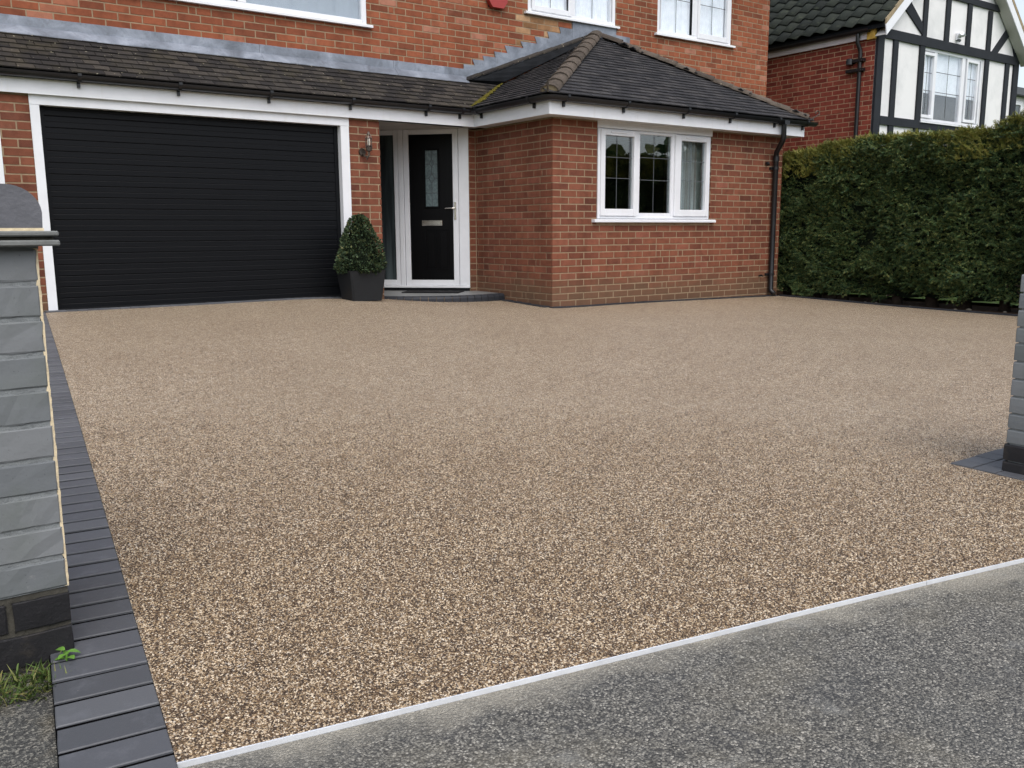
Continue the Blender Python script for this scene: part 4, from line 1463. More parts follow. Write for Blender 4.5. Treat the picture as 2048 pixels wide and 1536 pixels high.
# planter and clipped box
ang = R(-3)
P0 = Vector((-2.303, .926, 0))
cpx = P0 + Vector((math.cos(ang), math.sin(ang), 0)) * .19 + Vector((-math.sin(ang), math.cos(ang), 0)) * .19
zp = .197
pot = thing("plant_pot", (cpx.x, cpx.y, zp), "square tapered dark grey planter beside the garage door", "planter")
b = MB()
def sq(h, z, ch=.02):
    return [(sx * (h - (ch if k_ else 0)), sy * (h - (0 if k_ else ch)), z) for sx, sy, ks in ((1, -1, (1, 0)), (1, 1, (0, 1)), (-1, 1, (1, 0)), (-1, -1, (0, 1))) for k_ in ks]
rings = [sq(.19, 0), sq(.232, .362), sq(.236, .368), sq(.222, .370), sq(.215, .33)]
for r_ in rings:
    b.v += [tuple(Matrix.Rotation(ang, 3, 'Z') @ Vector(p) + Vector((cpx.x, cpx.y, zp))) for p in r_]
for i in range(len(rings) - 1):
    for k_ in range(8):
        b.f.append((8 * i + k_, 8 * i + (k_ + 1) % 8, 8 * i + 8 + (k_ + 1) % 8, 8 * i + 8 + k_))
b.f.append(tuple(range(7, -1, -1)))
b.build("pot_body", M['pot'], pot)
b = MB(); b.v = [b_ for b_ in [tuple(Matrix.Rotation(ang, 3, 'Z') @ Vector(p) + Vector((cpx.x, cpx.y, zp))) for p in sq(.214, .335)]]; b.f = [tuple(range(8))]
b.build("compost", M['soil'], pot, fix=False)

def scatter(template_v, template_f, P, Rm, sc):
    """many small copies of one leaf template as a single mesh: positions (n,3), rotations (n,3,3), scales (n)"""
    tv = np.array(template_v)
    n_, k_ = len(P), len(tv)
    V = np.einsum('nij,kj->nki', Rm, tv) * sc[:, None, None] + P[:, None, :]
    V = V.reshape(-1, 3)
    F, Ls = [], []
    base = np.arange(n_) * k_
    loops = []
    starts = []
    tot = 0
    for f in template_f:
        Ls.append(len(f))
    per = sum(Ls)
    fl = np.concatenate([np.array(f) for f in template_f])
    loops = (base[:, None] + fl[None, :]).reshape(-1)
    st_ = np.cumsum([0] + Ls[:-1])
    starts = (np.arange(n_)[:, None] * per + st_[None, :]).reshape(-1)
    return V, loops, starts, np.tile(Ls, n_)
def raw_mesh(name, V, loops, starts, totals, mat):
    me = bpy.data.meshes.new(name)
    me.vertices.add(len(V)); me.vertices.foreach_set('co', V.astype(np.float32).ravel())
    me.loops.add(len(loops)); me.loops.foreach_set('vertex_index', loops.astype(np.int32))
    me.polygons.add(len(starts)); me.polygons.foreach_set('loop_start', starts.astype(np.int32))
    me.update(calc_edges=True)
    me.validate()
    me.materials.append(mat)
    return me
def frames(dirs, roll):
    """rotation matrices whose local y points along dirs"""
    d = dirs / np.linalg.norm(dirs, axis=1, keepdims=True)
    a = np.where(np.abs(d[:, 2:3]) < .95, np.array([[0, 0, 1.]]), np.array([[1., 0, 0]]))
    x = np.cross(d, a); x /= np.linalg.norm(x, axis=1, keepdims=True)
    z = np.cross(x, d)
    c, s_ = np.cos(roll)[:, None], np.sin(roll)[:, None]
    x2, z2 = x * c + z * s_, z * c - x * s_
    return np.stack([x2, d, z2], axis=2)

leaf_v = [(0, 0, 0), (.35, .35, .06), (.30, .75, .05), (0, 1, -.04), (-.30, .75, .05), (-.35, .35, .06)]
leaf_f = [(0, 1, 2, 3), (0, 3, 4, 5)]
# clipped box cone
bush = thing("topiary_bush", (cpx.x, cpx.y, zp + .335), "clipped green box cone growing in the dark planter", "shrub")
n = 5200
hz_ = rng.random(n) ** 1.35
th = rng.random(n) * 2 * math.pi
lump = 1 + .07 * np.sin(th * 3 + hz_ * 7) + .05 * np.sin(th * 7 + hz_ * 19 + 2)
prof = np.interp(hz_, [0, .08, .25, .5, .75, .92, 1.0], [.25, .295, .282, .232, .158, .10, .03])
rr = prof * lump * (1 - .22 * rng.random(n) ** 2)
P = np.c_[cpx.x + rr * np.cos(th), cpx.y + rr * np.sin(th), zp + .335 + hz_ * .69]
dirs = np.c_[np.cos(th), np.sin(th), rng.normal(.5, .6, n)] + rng.normal(0, .45, (n, 3))
V, l_, s_, t_ = scatter(leaf_v, leaf_f, P, frames(dirs, rng.random(n) * 6.28), .021 + .014 * rng.random(n))
o = link("foliage", raw_mesh("foliage", V, l_, s_, t_, M['box']), bush); tag(o, kind='stuff')
b = MB(); b.lathe([(.20, 0), (.235, .06), (.22, .18), (.17, .36), (.10, .52), (.03, .65)], (cpx.x, cpx.y, zp + .335), 12); b.build("dark_core", M['hedge_core'], bush)  # solid near-black core closes the view through the leaves
b = MB(); b.tube([(cpx.x, cpx.y, zp + .30), (cpx.x + .01, cpx.y, zp + .55)], .016, 8); b.build("stem", M['bark'], bush)

# wall lantern
LX, LY = -1.812, YG - .105
lamp = thing("wall_lantern", (LX, YG, 2.05), "caged steel wall lantern on the brick pier beside the garage door", "wall lamp")
b = MB(); b.tube([(LX - .045, YG - .002, 2.0), (LX - .045, YG - .022, 2.0)], [.048, .042], 16); b.build("backplate", M['bronze'], lamp)
b = MB(); b.tube([(LX - .045, YG - .02, 1.985), (LX - .035, YG - .06, 1.95), (LX - .015, LY + .01, 1.93), (LX, LY, 1.96), (LX, LY, 2.02)], .010, 8); b.tube([(LX - .02, LY + .02, 1.95), (LX - .02, LY + .02, 1.90)], [.012, .006], 8)
b.build("arm", M['bronze'], lamp)
b = MB(); b.lathe([(.012, 2.00), (.034, 2.01), (.036, 2.05), (.030, 2.06)], (LX, LY, 0), 14); b.build("lamp_holder", M['bronze'], lamp)
b = MB(); b.lathe([(.030, 2.06), (.034, 2.10), (.034, 2.15), (.026, 2.185), (.012, 2.195)], (LX, LY, 0), 14); b.build("lamp_glass", M['clear'], lamp, smooth=True)
b = MB(); b.lathe([(.012, 2.065), (.017, 2.08), (.017, 2.15), (.008, 2.165)], (LX, LY, 0), 10); b.build("bulb", M['bulb'], lamp, smooth=True)
b = MB()
for z in (2.07, 2.155):
    b.tube([(LX + .041 * math.cos(a), LY + .041 * math.sin(a), z) for a in np.linspace(0, 2 * math.pi, 15)], .0045, 6)
for a in np.linspace(0, 2 * math.pi, 7)[:-1]:
    b.tube([(LX + .041 * math.cos(a), LY + .041 * math.sin(a), 2.045), (LX + .041 * math.cos(a), LY + .041 * math.sin(a), 2.165), (LX + .012 * math.cos(a), LY + .012 * math.sin(a), 2.225)], .004, 5)
b.build("cage", M['bronze'], lamp)
b = MB(); b.lathe([(.018, 2.195), (.020, 2.215), (.012, 2.235), (.004, 2.245)], (LX, LY, 0), 10); b.build("cap", M['bronze'], lamp)

# alarm bell box
ax0, _ = up(.345, 0); ax1, _ = up(.665, 0); az = up(0, 4.10)[1]
alarm = thing("alarm_box", ((ax0 + ax1) / 2, YU, az), "red burglar alarm box high on the brick wall", "alarm box")
b = MB()
xm = (ax0 + ax1) / 2
b.prism([(ax0 + .07, az - .01), (ax1 - .07, az - .01), (ax1, az + .08), (ax1 - .02, az + .34), (ax0 + .02, az + .34), (ax0, az + .08)], 'y', YU - .085, YU - .012)
b.build("cover", M['alarm'], alarm)
b = MB(); b.box(xm - .12, xm + .12, YU - .0125, YU + .0, az + .0, az + .32); b.build("backplate", M['black_plastic'], alarm)

# small vent/tap fittings by the downpipe
b = MB(); b.tube([(4.0, .0, .336), (4.0, -.05, .336)], .012, 8); b.tube([(3.985, -.05, .345), (4.03, -.05, .330)], .012, 8)
tag(b.build("wall_tap", M['black_plastic']), "small dark tap low on the brick wall by the downpipe", "tap")
b = MB(); b.tube([(4.06, .004, 2.0), (4.06, -.03, 2.0), (4.055, -.045, 1.975)], .024, 10)
tag(b.build("wall_vent", M['black_plastic']), "round dark vent high on the front room wall by the downpipe", "vent")

# ================================================================== neighbour's house
XN, YN = 8.10, .91
nb_ = thing("timber_framed_house", (XN, YN, 0), "neighbouring house with black and white timber gable beyond the hedge", "house")
NR, RZ, PIT = 10.70, 4.69, .90       # ridge x, eave height at wall, pitch
XE = 2 * NR - XN                      # right wall
m = MB()
m.box(XN + .004, XN + .25, YN + .02, 9, -.2, 4.60)
m.box(XE - .25, XE, YN + .02, 9, -.2, 4.60)
m.box(XN + .25, XE - .25, YN + 7.8, 9, -.2, 4.60)
m.build("wall", M['mortar_n'], nb_)
bn = Bricks()
bn.wall((XN, YN + 4.4, 0), -math.pi / 2, 0, 4.4 - .02, 1.8, 4.46, mat='brick_dark', phase=.05, bats=.04)
bn.build(nb_)
# gable: white render built round the window
WX0, WX1, WZ0, WZ1 = 9.655, 11.885, 3.07, 4.42
m = MB()
m.box(XN + .26, WX0, YN, YN + .2, 0, 4.60)
m.box(WX1, XE - .01, YN, YN + .2, 0, 4.60)
m.box(WX0, WX1, YN, YN + .2, 0, WZ0)
m.box(WX0, WX1, YN, YN + .2, WZ1, 4.60)
m.prism([(XN + .05, 4.602), (XE - .05, 4.602), (NR, 4.602 + (NR - XN - .05) * PIT)], 'y', YN, YN + .2)
m.box(XN + .012, XN + .26, YN + .001, YN + .2, 0, 4.60)
m.build("rendered_wall", M['render'], nb_)
def timber(pts, pr_=.035):
    b = MB()
    b.slab([(x, YN - pr_, z) for x, z in pts], (0, pr_ - .002 + .012, 0))
    return b.build("timber_beam", M['timber'], nb_)
def post(x0, x1, z0, z1, pr_=.035): return timber([(x0, z0), (x1, z0), (x1, z1), (x0, z1)], pr_)
post(XN - .0, XN + .20, 1.5, 4.66, .040)
post(XE - .20, XE, 1.5, 4.72, .040)
post(XN + .20, XE - .20, 4.425, 4.59, .045)
post(XN + .20, XE - .20, 2.92, 3.068, .045)
for (a, c_) in ((8.61, 8.76), (9.485, 9.65), (11.91, 12.06), (12.755, 12.91)):
    post(a, c_, 3.07, 4.423)
for (a, c_) in ((8.61, 8.76), (9.47, 9.62), (10.31, 10.46), (11.06, 11.21), (11.91, 12.06), (12.755, 12.91)):
    post(a, c_, 1.5, 2.918)
for (a, c_) in ((9.53, 9.67), (10.31, 10.46), (11.10, 11.25), (11.91, 12.06)):
    post(a, c_, 4.592, 5.38 if abs((a + c_) / 2 - NR) < 1.0 else 5.36)
post(8.98, 2 * NR - 8.98, 5.385, 5.50, .045)
timber([(8.31, 4.60), (8.33, 4.592), (8.90, 5.08), (8.83, 5.20), (8.72, 5.14), (8.29, 4.76)], .030)
timber([(8.83, 5.05), (8.98, 5.22), (9.65, 4.72), (9.58, 4.594)], .028)
timber([(12.15, 4.594), (12.38, 4.594), (12.90, 5.06), (12.80, 5.20)], .028)
timber([(12.88, 5.07), (12.97, 5.02), (13.17, 4.594), (13.10, 4.594), (12.80, 5.18)], .030)
post(10.62, 10.78, 5.502, 6.7)
# window
b = MB()
yw = YN + .01
for (x0, x1, z0, z1) in ((WX0, WX0 + .06, WZ0, WZ1), (WX1 - .06, WX1, WZ0, WZ1), (WX0 + .06, WX1 - .06, WZ1 - .055, WZ1), (WX0 + .06, WX1 - .06, WZ0, WZ0 + .06), (10.07, 10.17, WZ0 + .06, WZ1 - .055), (11.10, 11.22, WZ0 + .06, WZ1 - .055)):
    bar(b, x0, x1, z0, z1, yw, yw + .08)
nw = b.build("window", M['upvc'], nb_)
for (a, c_, z0, z1) in ((9.725, 10.045, 3.195, 4.285), (11.31, 11.69, 3.205, 4.305)):
    b = MB()
    for (x0, x1, q0, q1) in ((a - .05, a, z0 - .06, z1 + .06), (c_, c_ + .05, z0 - .06, z1 + .06), (a, c_, z0 - .06, z0), (a, c_, z1, z1 + .06)):
        bar(b, x0, x1, q0, q1, yw - .015, yw + .05)
    b.build("sash", M['upvc'], nw)
for (a, c_, z0, z1, nv) in ((9.725, 10.045, 3.195, 4.285, 1), (10.17, 11.10, 3.13, 4.365, 2), (11.31, 11.69, 3.205, 4.305, 1)):
    MB().box(a - .004, c_ + .004, yw + .03, yw + .034, z0 - .004, z1 + .004).build("pane", M['glass_up'], nw)
    b = MB()
    xm = (a + c_) / 2
    b.box(xm - .006, xm + .006, yw + .0272, yw + .0298, z0, z1)
    for q in (.42, .72):
        b.box(a, c_, yw + .0265, yw + .029, z0 + (z1 - z0) * q - .006, z0 + (z1 - z0) * q + .006)
    b.build("lead_came", M['came'], nw)
b = MB(); b.prism([(YN - .07, 3.035), (YN - .07, 3.06), (YN + .09, 3.072), (YN + .09, 3.035)], 'x', WX0 - .04, WX1 + .10); b.build("sill", M['upvc'], nw)
b = MB(); b.box(WX0, WX1, YN + .25, YN + .27, 2.9, 4.6); b.build("interior_wall", M['room'], nb_)
b = MB(); b.box(WX0 + .02, WX1 - .02, YN + .10, YN + .105, 3.62, 4.5); b.build("sky_reflection_panel", M['net'], nb_)  # added white panel stands in for sky reflected in the upper panes
# pantiled roof, left slope tiles one by one
tile_w, tile_g = .30, .315
OV = .14
def pantile_geo():
    n = 8
    top, bot = [], []
    b = MB()
    for (y, lift) in ((0, .030), (tile_g * 1.25, .0)):
        for th in (0, -.014):
            for i in range(n + 1):
                x = -tile_w / 2 + tile_w * i / n
                z = .055 * (0.5 - .5 * math.cos(2 * math.pi * (i / n) ** 0.8)) + lift + th
                b.v.append((x, y, z))
    q = n + 1
    for i in range(n):
        b.f += [(i, i + 1, 2 * q + i + 1, 2 * q + i), (q + i, 3 * q + i, 3 * q + i + 1, q + i + 1), (i, q + i, q + i + 1, i + 1)]
    b.f += [(0, 2 * q, 3 * q, q), (n, q + n, 3 * q + n, 2 * q + n)]
    return b
pan_me = pantile_geo().mesh("roof_tile", M['pantile'])
pan_me.polygons.foreach_set('use_smooth', [True] * len(pan_me.polygons))
Sd = Vector((1, 0, PIT)).normalized()
Ud = Vector((0, -1, 0))
Nd = Ud.cross(Sd)
if Nd.z < 0: Nd = -Nd
eave = Vector((XN - OV, YN + 5.2, RZ - OV * PIT + .05))
rows_ = int((NR - XN + OV) * math.hypot(1, PIT) / tile_g)
allt = []
for k_ in range(rows_):
    for i in range(int((5.2 + .24) / tile_w)):
        p = eave + Ud * (tile_w * (i + .5)) + Sd * (tile_g * k_)
        allt.append(p)
allt.sort(key=lambda p: -seen_size(p))
bs = MB()
for n_, p in enumerate(allt):
    mt = Matrix(((Ud.x, Sd.x, Nd.x, p.x), (Ud.y, Sd.y, Nd.y, p.y), (Ud.z, Sd.z, Nd.z, p.z), (0, 0, 0, 1))) @ Matrix.Rotation(random.uniform(-.01, .01), 4, 'Z')
    if n_ < 300:
        o = bpy.data.objects.new("roof_tile", pan_me)
        COL.objects.link(o); o.parent = nb_
        o.matrix_local = Matrix.Translation(-nb_.location) @ mt
m = MB()
zr = RZ + (NR - XN) * PIT
m.slab([(XN - OV + .03, YN - .22, RZ - OV * PIT + .05), (NR, YN - .22, zr + .05), (NR, 8.9, zr + .05), (XN - OV + .03, 8.9, RZ - OV * PIT + .05)], (0, 0, -.07))
m.slab([(XE + OV - .03, YN - .22, RZ - OV * PIT + .05), (NR + .002, YN - .22, zr + .05), (NR + .002, 8.9, zr + .05), (XE + OV - .03, 8.9, RZ - OV * PIT + .05)], (0, 0, -.07))
m.build("roof_deck", M['lead_dark'], nb_)
m = MB()
m.slab([(XE + OV, YN - .24, RZ - OV * PIT + .06), (NR, YN - .24, zr + .075), (NR, 9, zr + .075), (XE + OV, 9, RZ - OV * PIT + .06)], (0, 0, .06))
m.build("roof_slope", M['pantile'], nb_)
# barge boards, verge mortar, fascia, gutter
for sx, x0 in ((1, XN - OV), (-1, XE + OV)):
    p0 = Vector((x0 + sx * .02, YN - .245, RZ - OV * PIT + .05))
    p1 = Vector((NR, YN - .245, zr + .05))
    b = MB()
    b.slab([p0 + Vector((0, 0, -.03)), p1 + Vector((0, 0, -.03)), p1 + Vector((0, 0, -.24)), p0 + Vector((sx * .04, 0, -.21))], (0, .02, 0))
    b.build("barge_board", M['upvc'], nb_)
    b = MB()
    nn = 10
    for i in range(nn):
        a_, c_ = p0.lerp(p1, i / nn), p0.lerp(p1, (i + .96) / nn)
        b.slab([a_ + Vector((0, -.006, -.028)), c_ + Vector((0, -.006, -.028)), c_ + Vector((0, -.006, .05)), a_ + Vector((0, -.006, .065))], (0, .03, 0))
    b.build("verge_mortar", M['verge'], nb_)
    b = MB()
    b.slab([p0 + Vector((.03 * sx, .02, -.20)), p1 + Vector((0, .02, -.235)), p1 + Vector((0, .22, -.235)), p0 + Vector((.03 * sx, .22, -.20))], (0, 0, .012))
    b.build("soffit", M['soffit'], nb_)
MB().box(XN - .055, XN - .035, YN + .16, 8.9, 4.405, 4.575).build("fascia", M['fascia_n'], nb_)
MB().box(XN - .035, XN + .005, YN + .16, 8.9, 4.41, 4.425).build("soffit", M['soffit'], nb_)
MB().box(XN - .062, XN - .004, YN + .0, YN + .158, 4.39, 4.60).build("fascia_end", M['old_timber'], nb_)
b = MB()
prof = [(XN - .11 + .062 * math.cos(a), 4.565 + .062 * math.sin(a)) for a in np.linspace(math.pi, 2 * math.pi, 9)]
prof += [(XN - .11 + .056 * math.cos(a), 4.565 + .056 * math.sin(a)) for a in np.linspace(2 * math.pi, math.pi, 9)]
b.prism(prof, 'y', YN + .08, 8.9)
b.build("gutter", M['black_plastic'], nb_)
b = MB()
b.tube([(XN - .11, 1.22, 4.51), (XN - .11, 1.22, 4.36), (XN - .06, 1.20, 4.26), (XN - .045, 1.19, 4.2), (XN - .045, 1.19, 0)], .036, 12)
ndp = shade_auto(b.build("downpipe", M['black_plastic'], nb_), 50)
for z in (4.06, 3.89):
    b = MB(); b.box(XN - .09, XN - .002, 1.10, 1.45, z - .03, z + .025); b.build("pipe_clip", M['black_plastic'], ndp)
b = MB(); b.tube([(XN - .08, 1.38, 4.0), (XN - .08, 1.38, 4.1)], .06, 10); b.build("pipe_inlet", M['black_plastic'], ndp)
# flood light on the gable
fl = thing("security_light", (10.80, YN, 4.70), "white twin security light on the white gable panel", "light")
b = MB(); b.cbox(10.74, 10.86, YN - .04, YN, 4.66, 4.80, .008); b.build("housing", M['upvc'], fl)
for dx in (-.06, .07):
    b = MB(); b.tube([(10.80 + dx * .4, YN - .04, 4.73), (10.80 + dx, YN - .12, 4.76 + abs(dx) * .3)], [.025, .05], 10); b.build("lamp_head", M['upvc'], fl)
b = MB(); b.tube([(10.77, YN - .03, 4.67), (10.75, YN - .09, 4.64)], [.02, .03], 8); b.build("sensor", M['came'], fl)

# house and conifer beyond the neighbour
fh = thing("far_house", (17.6, 3, 0), "pale house end with a white window beyond the timber gable", "house")
MB().box(17.15, 24, 3.0, 9, 0, 4.42).build("wall", M['render'], fh)
b = MB()
bar(b, 17.35, 17.43, 2.4, 4.3, 2.96, 3.05); bar(b, 17.95, 18.03, 2.4, 4.3, 2.96, 3.05); bar(b, 17.43, 17.95, 4.2, 4.3, 2.961, 3.05); bar(b, 17.43, 17.95, 2.4, 2.5, 2.961, 3.05)
fw_ = b.build("window", M['upvc'], fh)
MB().box(17.43, 17.95, 2.99, 2.995, 2.5, 4.2).build("pane", M['sideglass'], fw_)
MB().box(17.0, 24, 2.8, 9, 4.425, 4.60).build("roof", M['came'], fh)

# ================================================================== hedge
hedge = thing("hedge", (5.1, -2.8, -.05), "tall dark green conifer hedge along the right side of the driveway", "hedge")
HX0, HX1, HY0, HY1 = 4.62, 5.55, -8.2, .45
def fbm(x, y, seed=0):
    r_ = np.zeros_like(x)
    g = np.random.default_rng(100 + seed)
    for o_ in range(5):
        f_ = 1.3 * 1.9 ** o_
        a_, b_, c_ = g.random(3) * 6.28
        r_ += np.sin(x * f_ * 1.1 + a_ + 1.7 * np.sin(y * f_ * .7 + b_)) * np.cos(y * f_ + c_ + np.sin(x * f_ * .8)) / 1.55 ** o_
    return r_
topz = lambda y: 2.16 + .05 * fbm(np.asarray(y, float), np.asarray(y, float) * 0 + .3, 1) + np.interp(y, [-8, -3.4, -2.9, -1.0, 0, .45], [.16, .13, .07, .06, .0, -.25])
frond_v, frond_f = [], []
for i in range(7):                       # flat feathery spray: paired scale-leaf fingers
    y = .08 + .13 * i
    L_ = .34 * (1 - .10 * i)
    k_ = len(frond_v)
    for s_ in (-1, 1):
        frond_v += [(0, y - .05, 0), (s_ * L_, y + .16 + .05 * (i % 2), -.06 * (1 + i % 3)), (0, y + .05, 0.01)]
        frond_f.append((len(frond_v) - 3, len(frond_v) - 2, len(frond_v) - 1))
frond_v += [(-.035, 0, 0), (.035, 0, 0), (0, 1.08, -.05)]
frond_f.append((len(frond_v) - 3, len(frond_v) - 2, len(frond_v) - 1))
def sprays(name, P, dirs, sc, mat):
    V, l_, s_, t_ = scatter(frond_v, frond_f, P, frames(dirs, rng.normal(0, .8, len(P))), sc)
    me = raw_mesh(name, V, l_, s_, t_, mat)
    return tag(link(name, me, hedge), kind='stuff')
n = 21000
y = HY0 + (HY1 - HY0) * (1 - rng.random(n) ** 1.0)
y = np.where(y < -5.5, -5.5 + rng.random(n) * 5.95, y)
q = rng.random(n)
zlo = .09 + .06 * fbm(y * 2.2, y * 0, 9)
z = zlo + (topz(y) - zlo) * q
bulge = .10 * fbm(y * 1.2, z * 1.6, 2) + .06 * fbm(y * 4, z * 4, 3)
x = HX0 - .02 - bulge + .10 * np.clip((z - topz(y) + .25) / .25, 0, 1) ** 2 + .10 * np.clip((.45 - z) / .2, 0, 1) - rng.random(n) * .03 + .09 * rng.random(n) ** 2
dirs = np.c_[-1.0 + rng.normal(0, .35, n), rng.normal(0, .75, n), rng.normal(.15, .55, n)]
sprays("foliage", np.c_[x, y, z], dirs, .075 + .06 * rng.random(n), M['hedge'])
# top and the end by the house
n = 7000
y = -5.5 + rng.random(n) * 5.95
x = HX0 + .02 + rng.random(n) ** 1.4 * .9
z = topz(y) - .10 * ((x - 5.0) / .5) ** 2 * (x > 5.0) - .02 + rng.normal(0, .022, n) + .03 * fbm(x * 3, y * 3, 4)
z -= .10 * np.clip((HX0 + .12 - x) / .12, 0, 1)
dirs = np.c_[rng.normal(-.25, .6, n), rng.normal(0, .7, n), np.abs(rng.normal(.7, .35, n))]
keep = rng.random(n) < .45
sprays("foliage", np.c_[x, y, z][keep], dirs[keep], (.07 + .06 * rng.random(n))[keep], M['hedge'])
sprays("young_tips", np.c_[x, y, z + .015][~keep], dirs[~keep], (.05 + .045 * rng.random(n))[~keep], M['tips'])
n = 3200
y = -5.5 + rng.random(n) * 5.9
z = topz(y) - .38 * rng.random(n) ** 1.8 + .01
x = HX0 - .06 - .06 * fbm(y * 2, z * 2, 5) + .05 * rng.random(n)
sprays("young_tips", np.c_[x, y, z], np.c_[-.6 + rng.normal(0, .3, n), rng.normal(0, .6, n), np.abs(rng.normal(.7, .3, n))], .06 + .05 * rng.random(n), M['tips'])
n = 1800
z = .3 + rng.random(n) * 1.75
x = HX0 + rng.random(n) * .9
yy = HY1 - .02 + .06 * fbm(x * 2, z * 2, 6)
sprays("foliage", np.c_[x, yy, z], np.c_[rng.normal(-.3, .5, n), .8 + rng.normal(0, .3, n), rng.normal(.15, .5, n)], .075 + .06 * rng.random(n), M['hedge'])
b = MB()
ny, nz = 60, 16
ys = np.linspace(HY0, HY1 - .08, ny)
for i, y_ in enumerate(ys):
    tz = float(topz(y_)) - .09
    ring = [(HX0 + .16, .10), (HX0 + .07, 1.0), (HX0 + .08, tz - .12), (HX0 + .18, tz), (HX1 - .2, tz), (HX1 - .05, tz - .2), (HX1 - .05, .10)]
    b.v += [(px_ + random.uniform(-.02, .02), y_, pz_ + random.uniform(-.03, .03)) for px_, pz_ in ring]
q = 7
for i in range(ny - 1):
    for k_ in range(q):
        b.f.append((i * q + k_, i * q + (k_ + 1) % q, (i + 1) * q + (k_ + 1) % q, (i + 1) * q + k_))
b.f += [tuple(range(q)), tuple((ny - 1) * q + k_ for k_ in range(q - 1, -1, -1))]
b.build("dark_core", M['hedge_core'], hedge)  # solid near-black body stops the sprays being seen through
for i, y_ in enumerate(np.arange(.10, -5.4, -.47)):
    b = MB()
    x_, y2 = 4.90 + random.uniform(-.05, .05), y_ + random.uniform(-.05, .05)
    rr_ = random.uniform(.055, .085)
    b.tube([(x_, y2, -.12), (x_, y2, .0), (x_ + .01, y2 + .01, .2), (x_ + .02, y2, .6)], [rr_ * 1.5, rr_ * 1.15, rr_, rr_ * .9], 9)
    for k_ in range(5):
        a = random.uniform(0, 6.28)
        zz = random.uniform(.08, .3)
        b.tube([(x_, y2, zz), (x_ + .18 * math.cos(a), y2 + .18 * math.sin(a), zz + random.uniform(-.04, .06)), (x_ + .34 * math.cos(a), y2 + .34 * math.sin(a), zz + random.uniform(-.02, .2))], [.016, .011, .005], 5)
    b.build("trunk", M['bark'], hedge, smooth=True)
# pale stones along the foot, too small and many to tell apart
b = MB()
for k_ in range(40):
    sx, sy = random.uniform(4.43, 4.80), random.uniform(-4.2, .15)
    r_ = random.uniform(.012, .034)
    n0 = len(b.v)
    b.lathe([(r_ * .7, -.01), (r_, .004), (r_ * .8, r_ * .5), (r_ * .25, r_ * .75)], (sx, sy, -.048 + .024 * (sy + 4) / 4), 7)
    ex, ey = random.uniform(.75, 1.3), random.uniform(.75, 1.3)
    b.v[n0:] = [(sx + (p[0] - sx) * ex, sy + (p[1] - sy) * ey, p[2]) for p in b.v[n0:]]
tag(b.build("stones", M['base_stone'], soil, smooth=True), kind='stuff')

# ================================================================== gate pillars
PX1, PY0 = -6.640, -6.558
lp = thing("gate_pillar", (-6.87, -6.33, 0), "grey painted brick gate pillar with rounded blue coping at the left", "pillar")
m = MB()
m.box(-7.09, PX1 - .008, PY0 + .0035, PY0 + .45, .185, .990)
m.build("pillar_core", M['pillar_mortar'], lp)
m = MB()
m.box(-7.088, PX1 - .004, PY0 + .007, PY0 + .448, -.15, .183)
m.build("pillar_base", M['base_mortar'], lp)
def rough_brick(x0, x1, z0, z1, mat):
    """near brick: subdivided so that its arrises wander"""
    b = MB()
    nx, nz_ = 8, 4
    g = np.random.default_rng(int(abs(x0 * 1000) + z0 * 7000) % 99999)
    c = .0022
    def pt(i, j):
        u, v = i / nx, j / nz_
        x = x0 + (x1 - x0) * u
        z = z0 + (z1 - z0) * v
        e = (i in (0, nx)) or (j in (0, nz_))
        if e:
            x += g.normal(0, .0011) if i in (0, nx) else 0
            z += g.normal(0, .0011) if j in (0, nz_) else 0
            y = PY0 + c
        else:
            y = PY0 + g.normal(0, .0007)
        return (x, y, z)
    b.v = [pt(i, j) for j in range(nz_ + 1) for i in range(nx + 1)]
    # inner ring pulled close to the edge so the face stays flat
    for j in range(nz_ + 1):
        for i in range(nx + 1):
            k_ = j * (nx + 1) + i
            x, y, z = b.v[k_]
            if i == 1: x = x0 + .0032
            if i == nx - 1: x = x1 - .0032
            if j == 1: z = z0 + .0032
            if j == nz_ - 1: z = z1 - .0032
            b.v[k_] = (x, y, z)
    for j in range(nz_):
        for i in range(nx):
            a = j * (nx + 1) + i
            b.f.append((a, a + 1, a + nx + 2, a + nx + 1))
    base = len(b.v)
    ring = [i for i in range(nx + 1)] + [j * (nx + 1) + nx for j in range(1, nz_ + 1)] + [nz_ * (nx + 1) + i for i in range(nx - 1, -1, -1)] + [j * (nx + 1) for j in range(nz_ - 1, 0, -1)]
    b.v += [(b.v[k_][0], PY0 + .05, b.v[k_][2]) for k_ in ring]
    for q in range(len(ring)):
        n_ = (q + 1) % len(ring)
        b.f.append((ring[n_], ring[q], base + q, base + n_))
    o = b.build("brick", M[mat], lp, fix=False)
    return o
zc = [.986, .905, .825, .744, .663, .581, .498, .416, .336, .258, .180]
for i in range(10):
    z1, z0 = zc[i] - .003, zc[i + 1] + .008
    xe = PX1 - .0055
    if i % 3 == 1 or i in (4, 7):
        rough_brick(-6.770, xe, z0, z1, 'pillar'); rough_brick(-7.03, -6.783, z0, z1, 'pillar'); rough_brick(-7.09, -7.043, z0, z1, 'pillar')
    else:
        rough_brick(-6.895, xe, z0, z1, 'pillar'); rough_brick(-7.09, -6.908, z0, z1, 'pillar')
for i, (z0, z1) in enumerate(((.098, .170), (.008, .086), (-.08, -.004))):
    if i % 2 == 0:
        rough_brick(-6.763, PX1 - .002, z0, z1, 'engineering'); rough_brick(-7.02, -6.777, z0, z1, 'engineering')
    else:
        rough_brick(-6.892, PX1 - .002, z0, z1, 'engineering'); rough_brick(-7.09, -6.905, z0, z1, 'engineering')
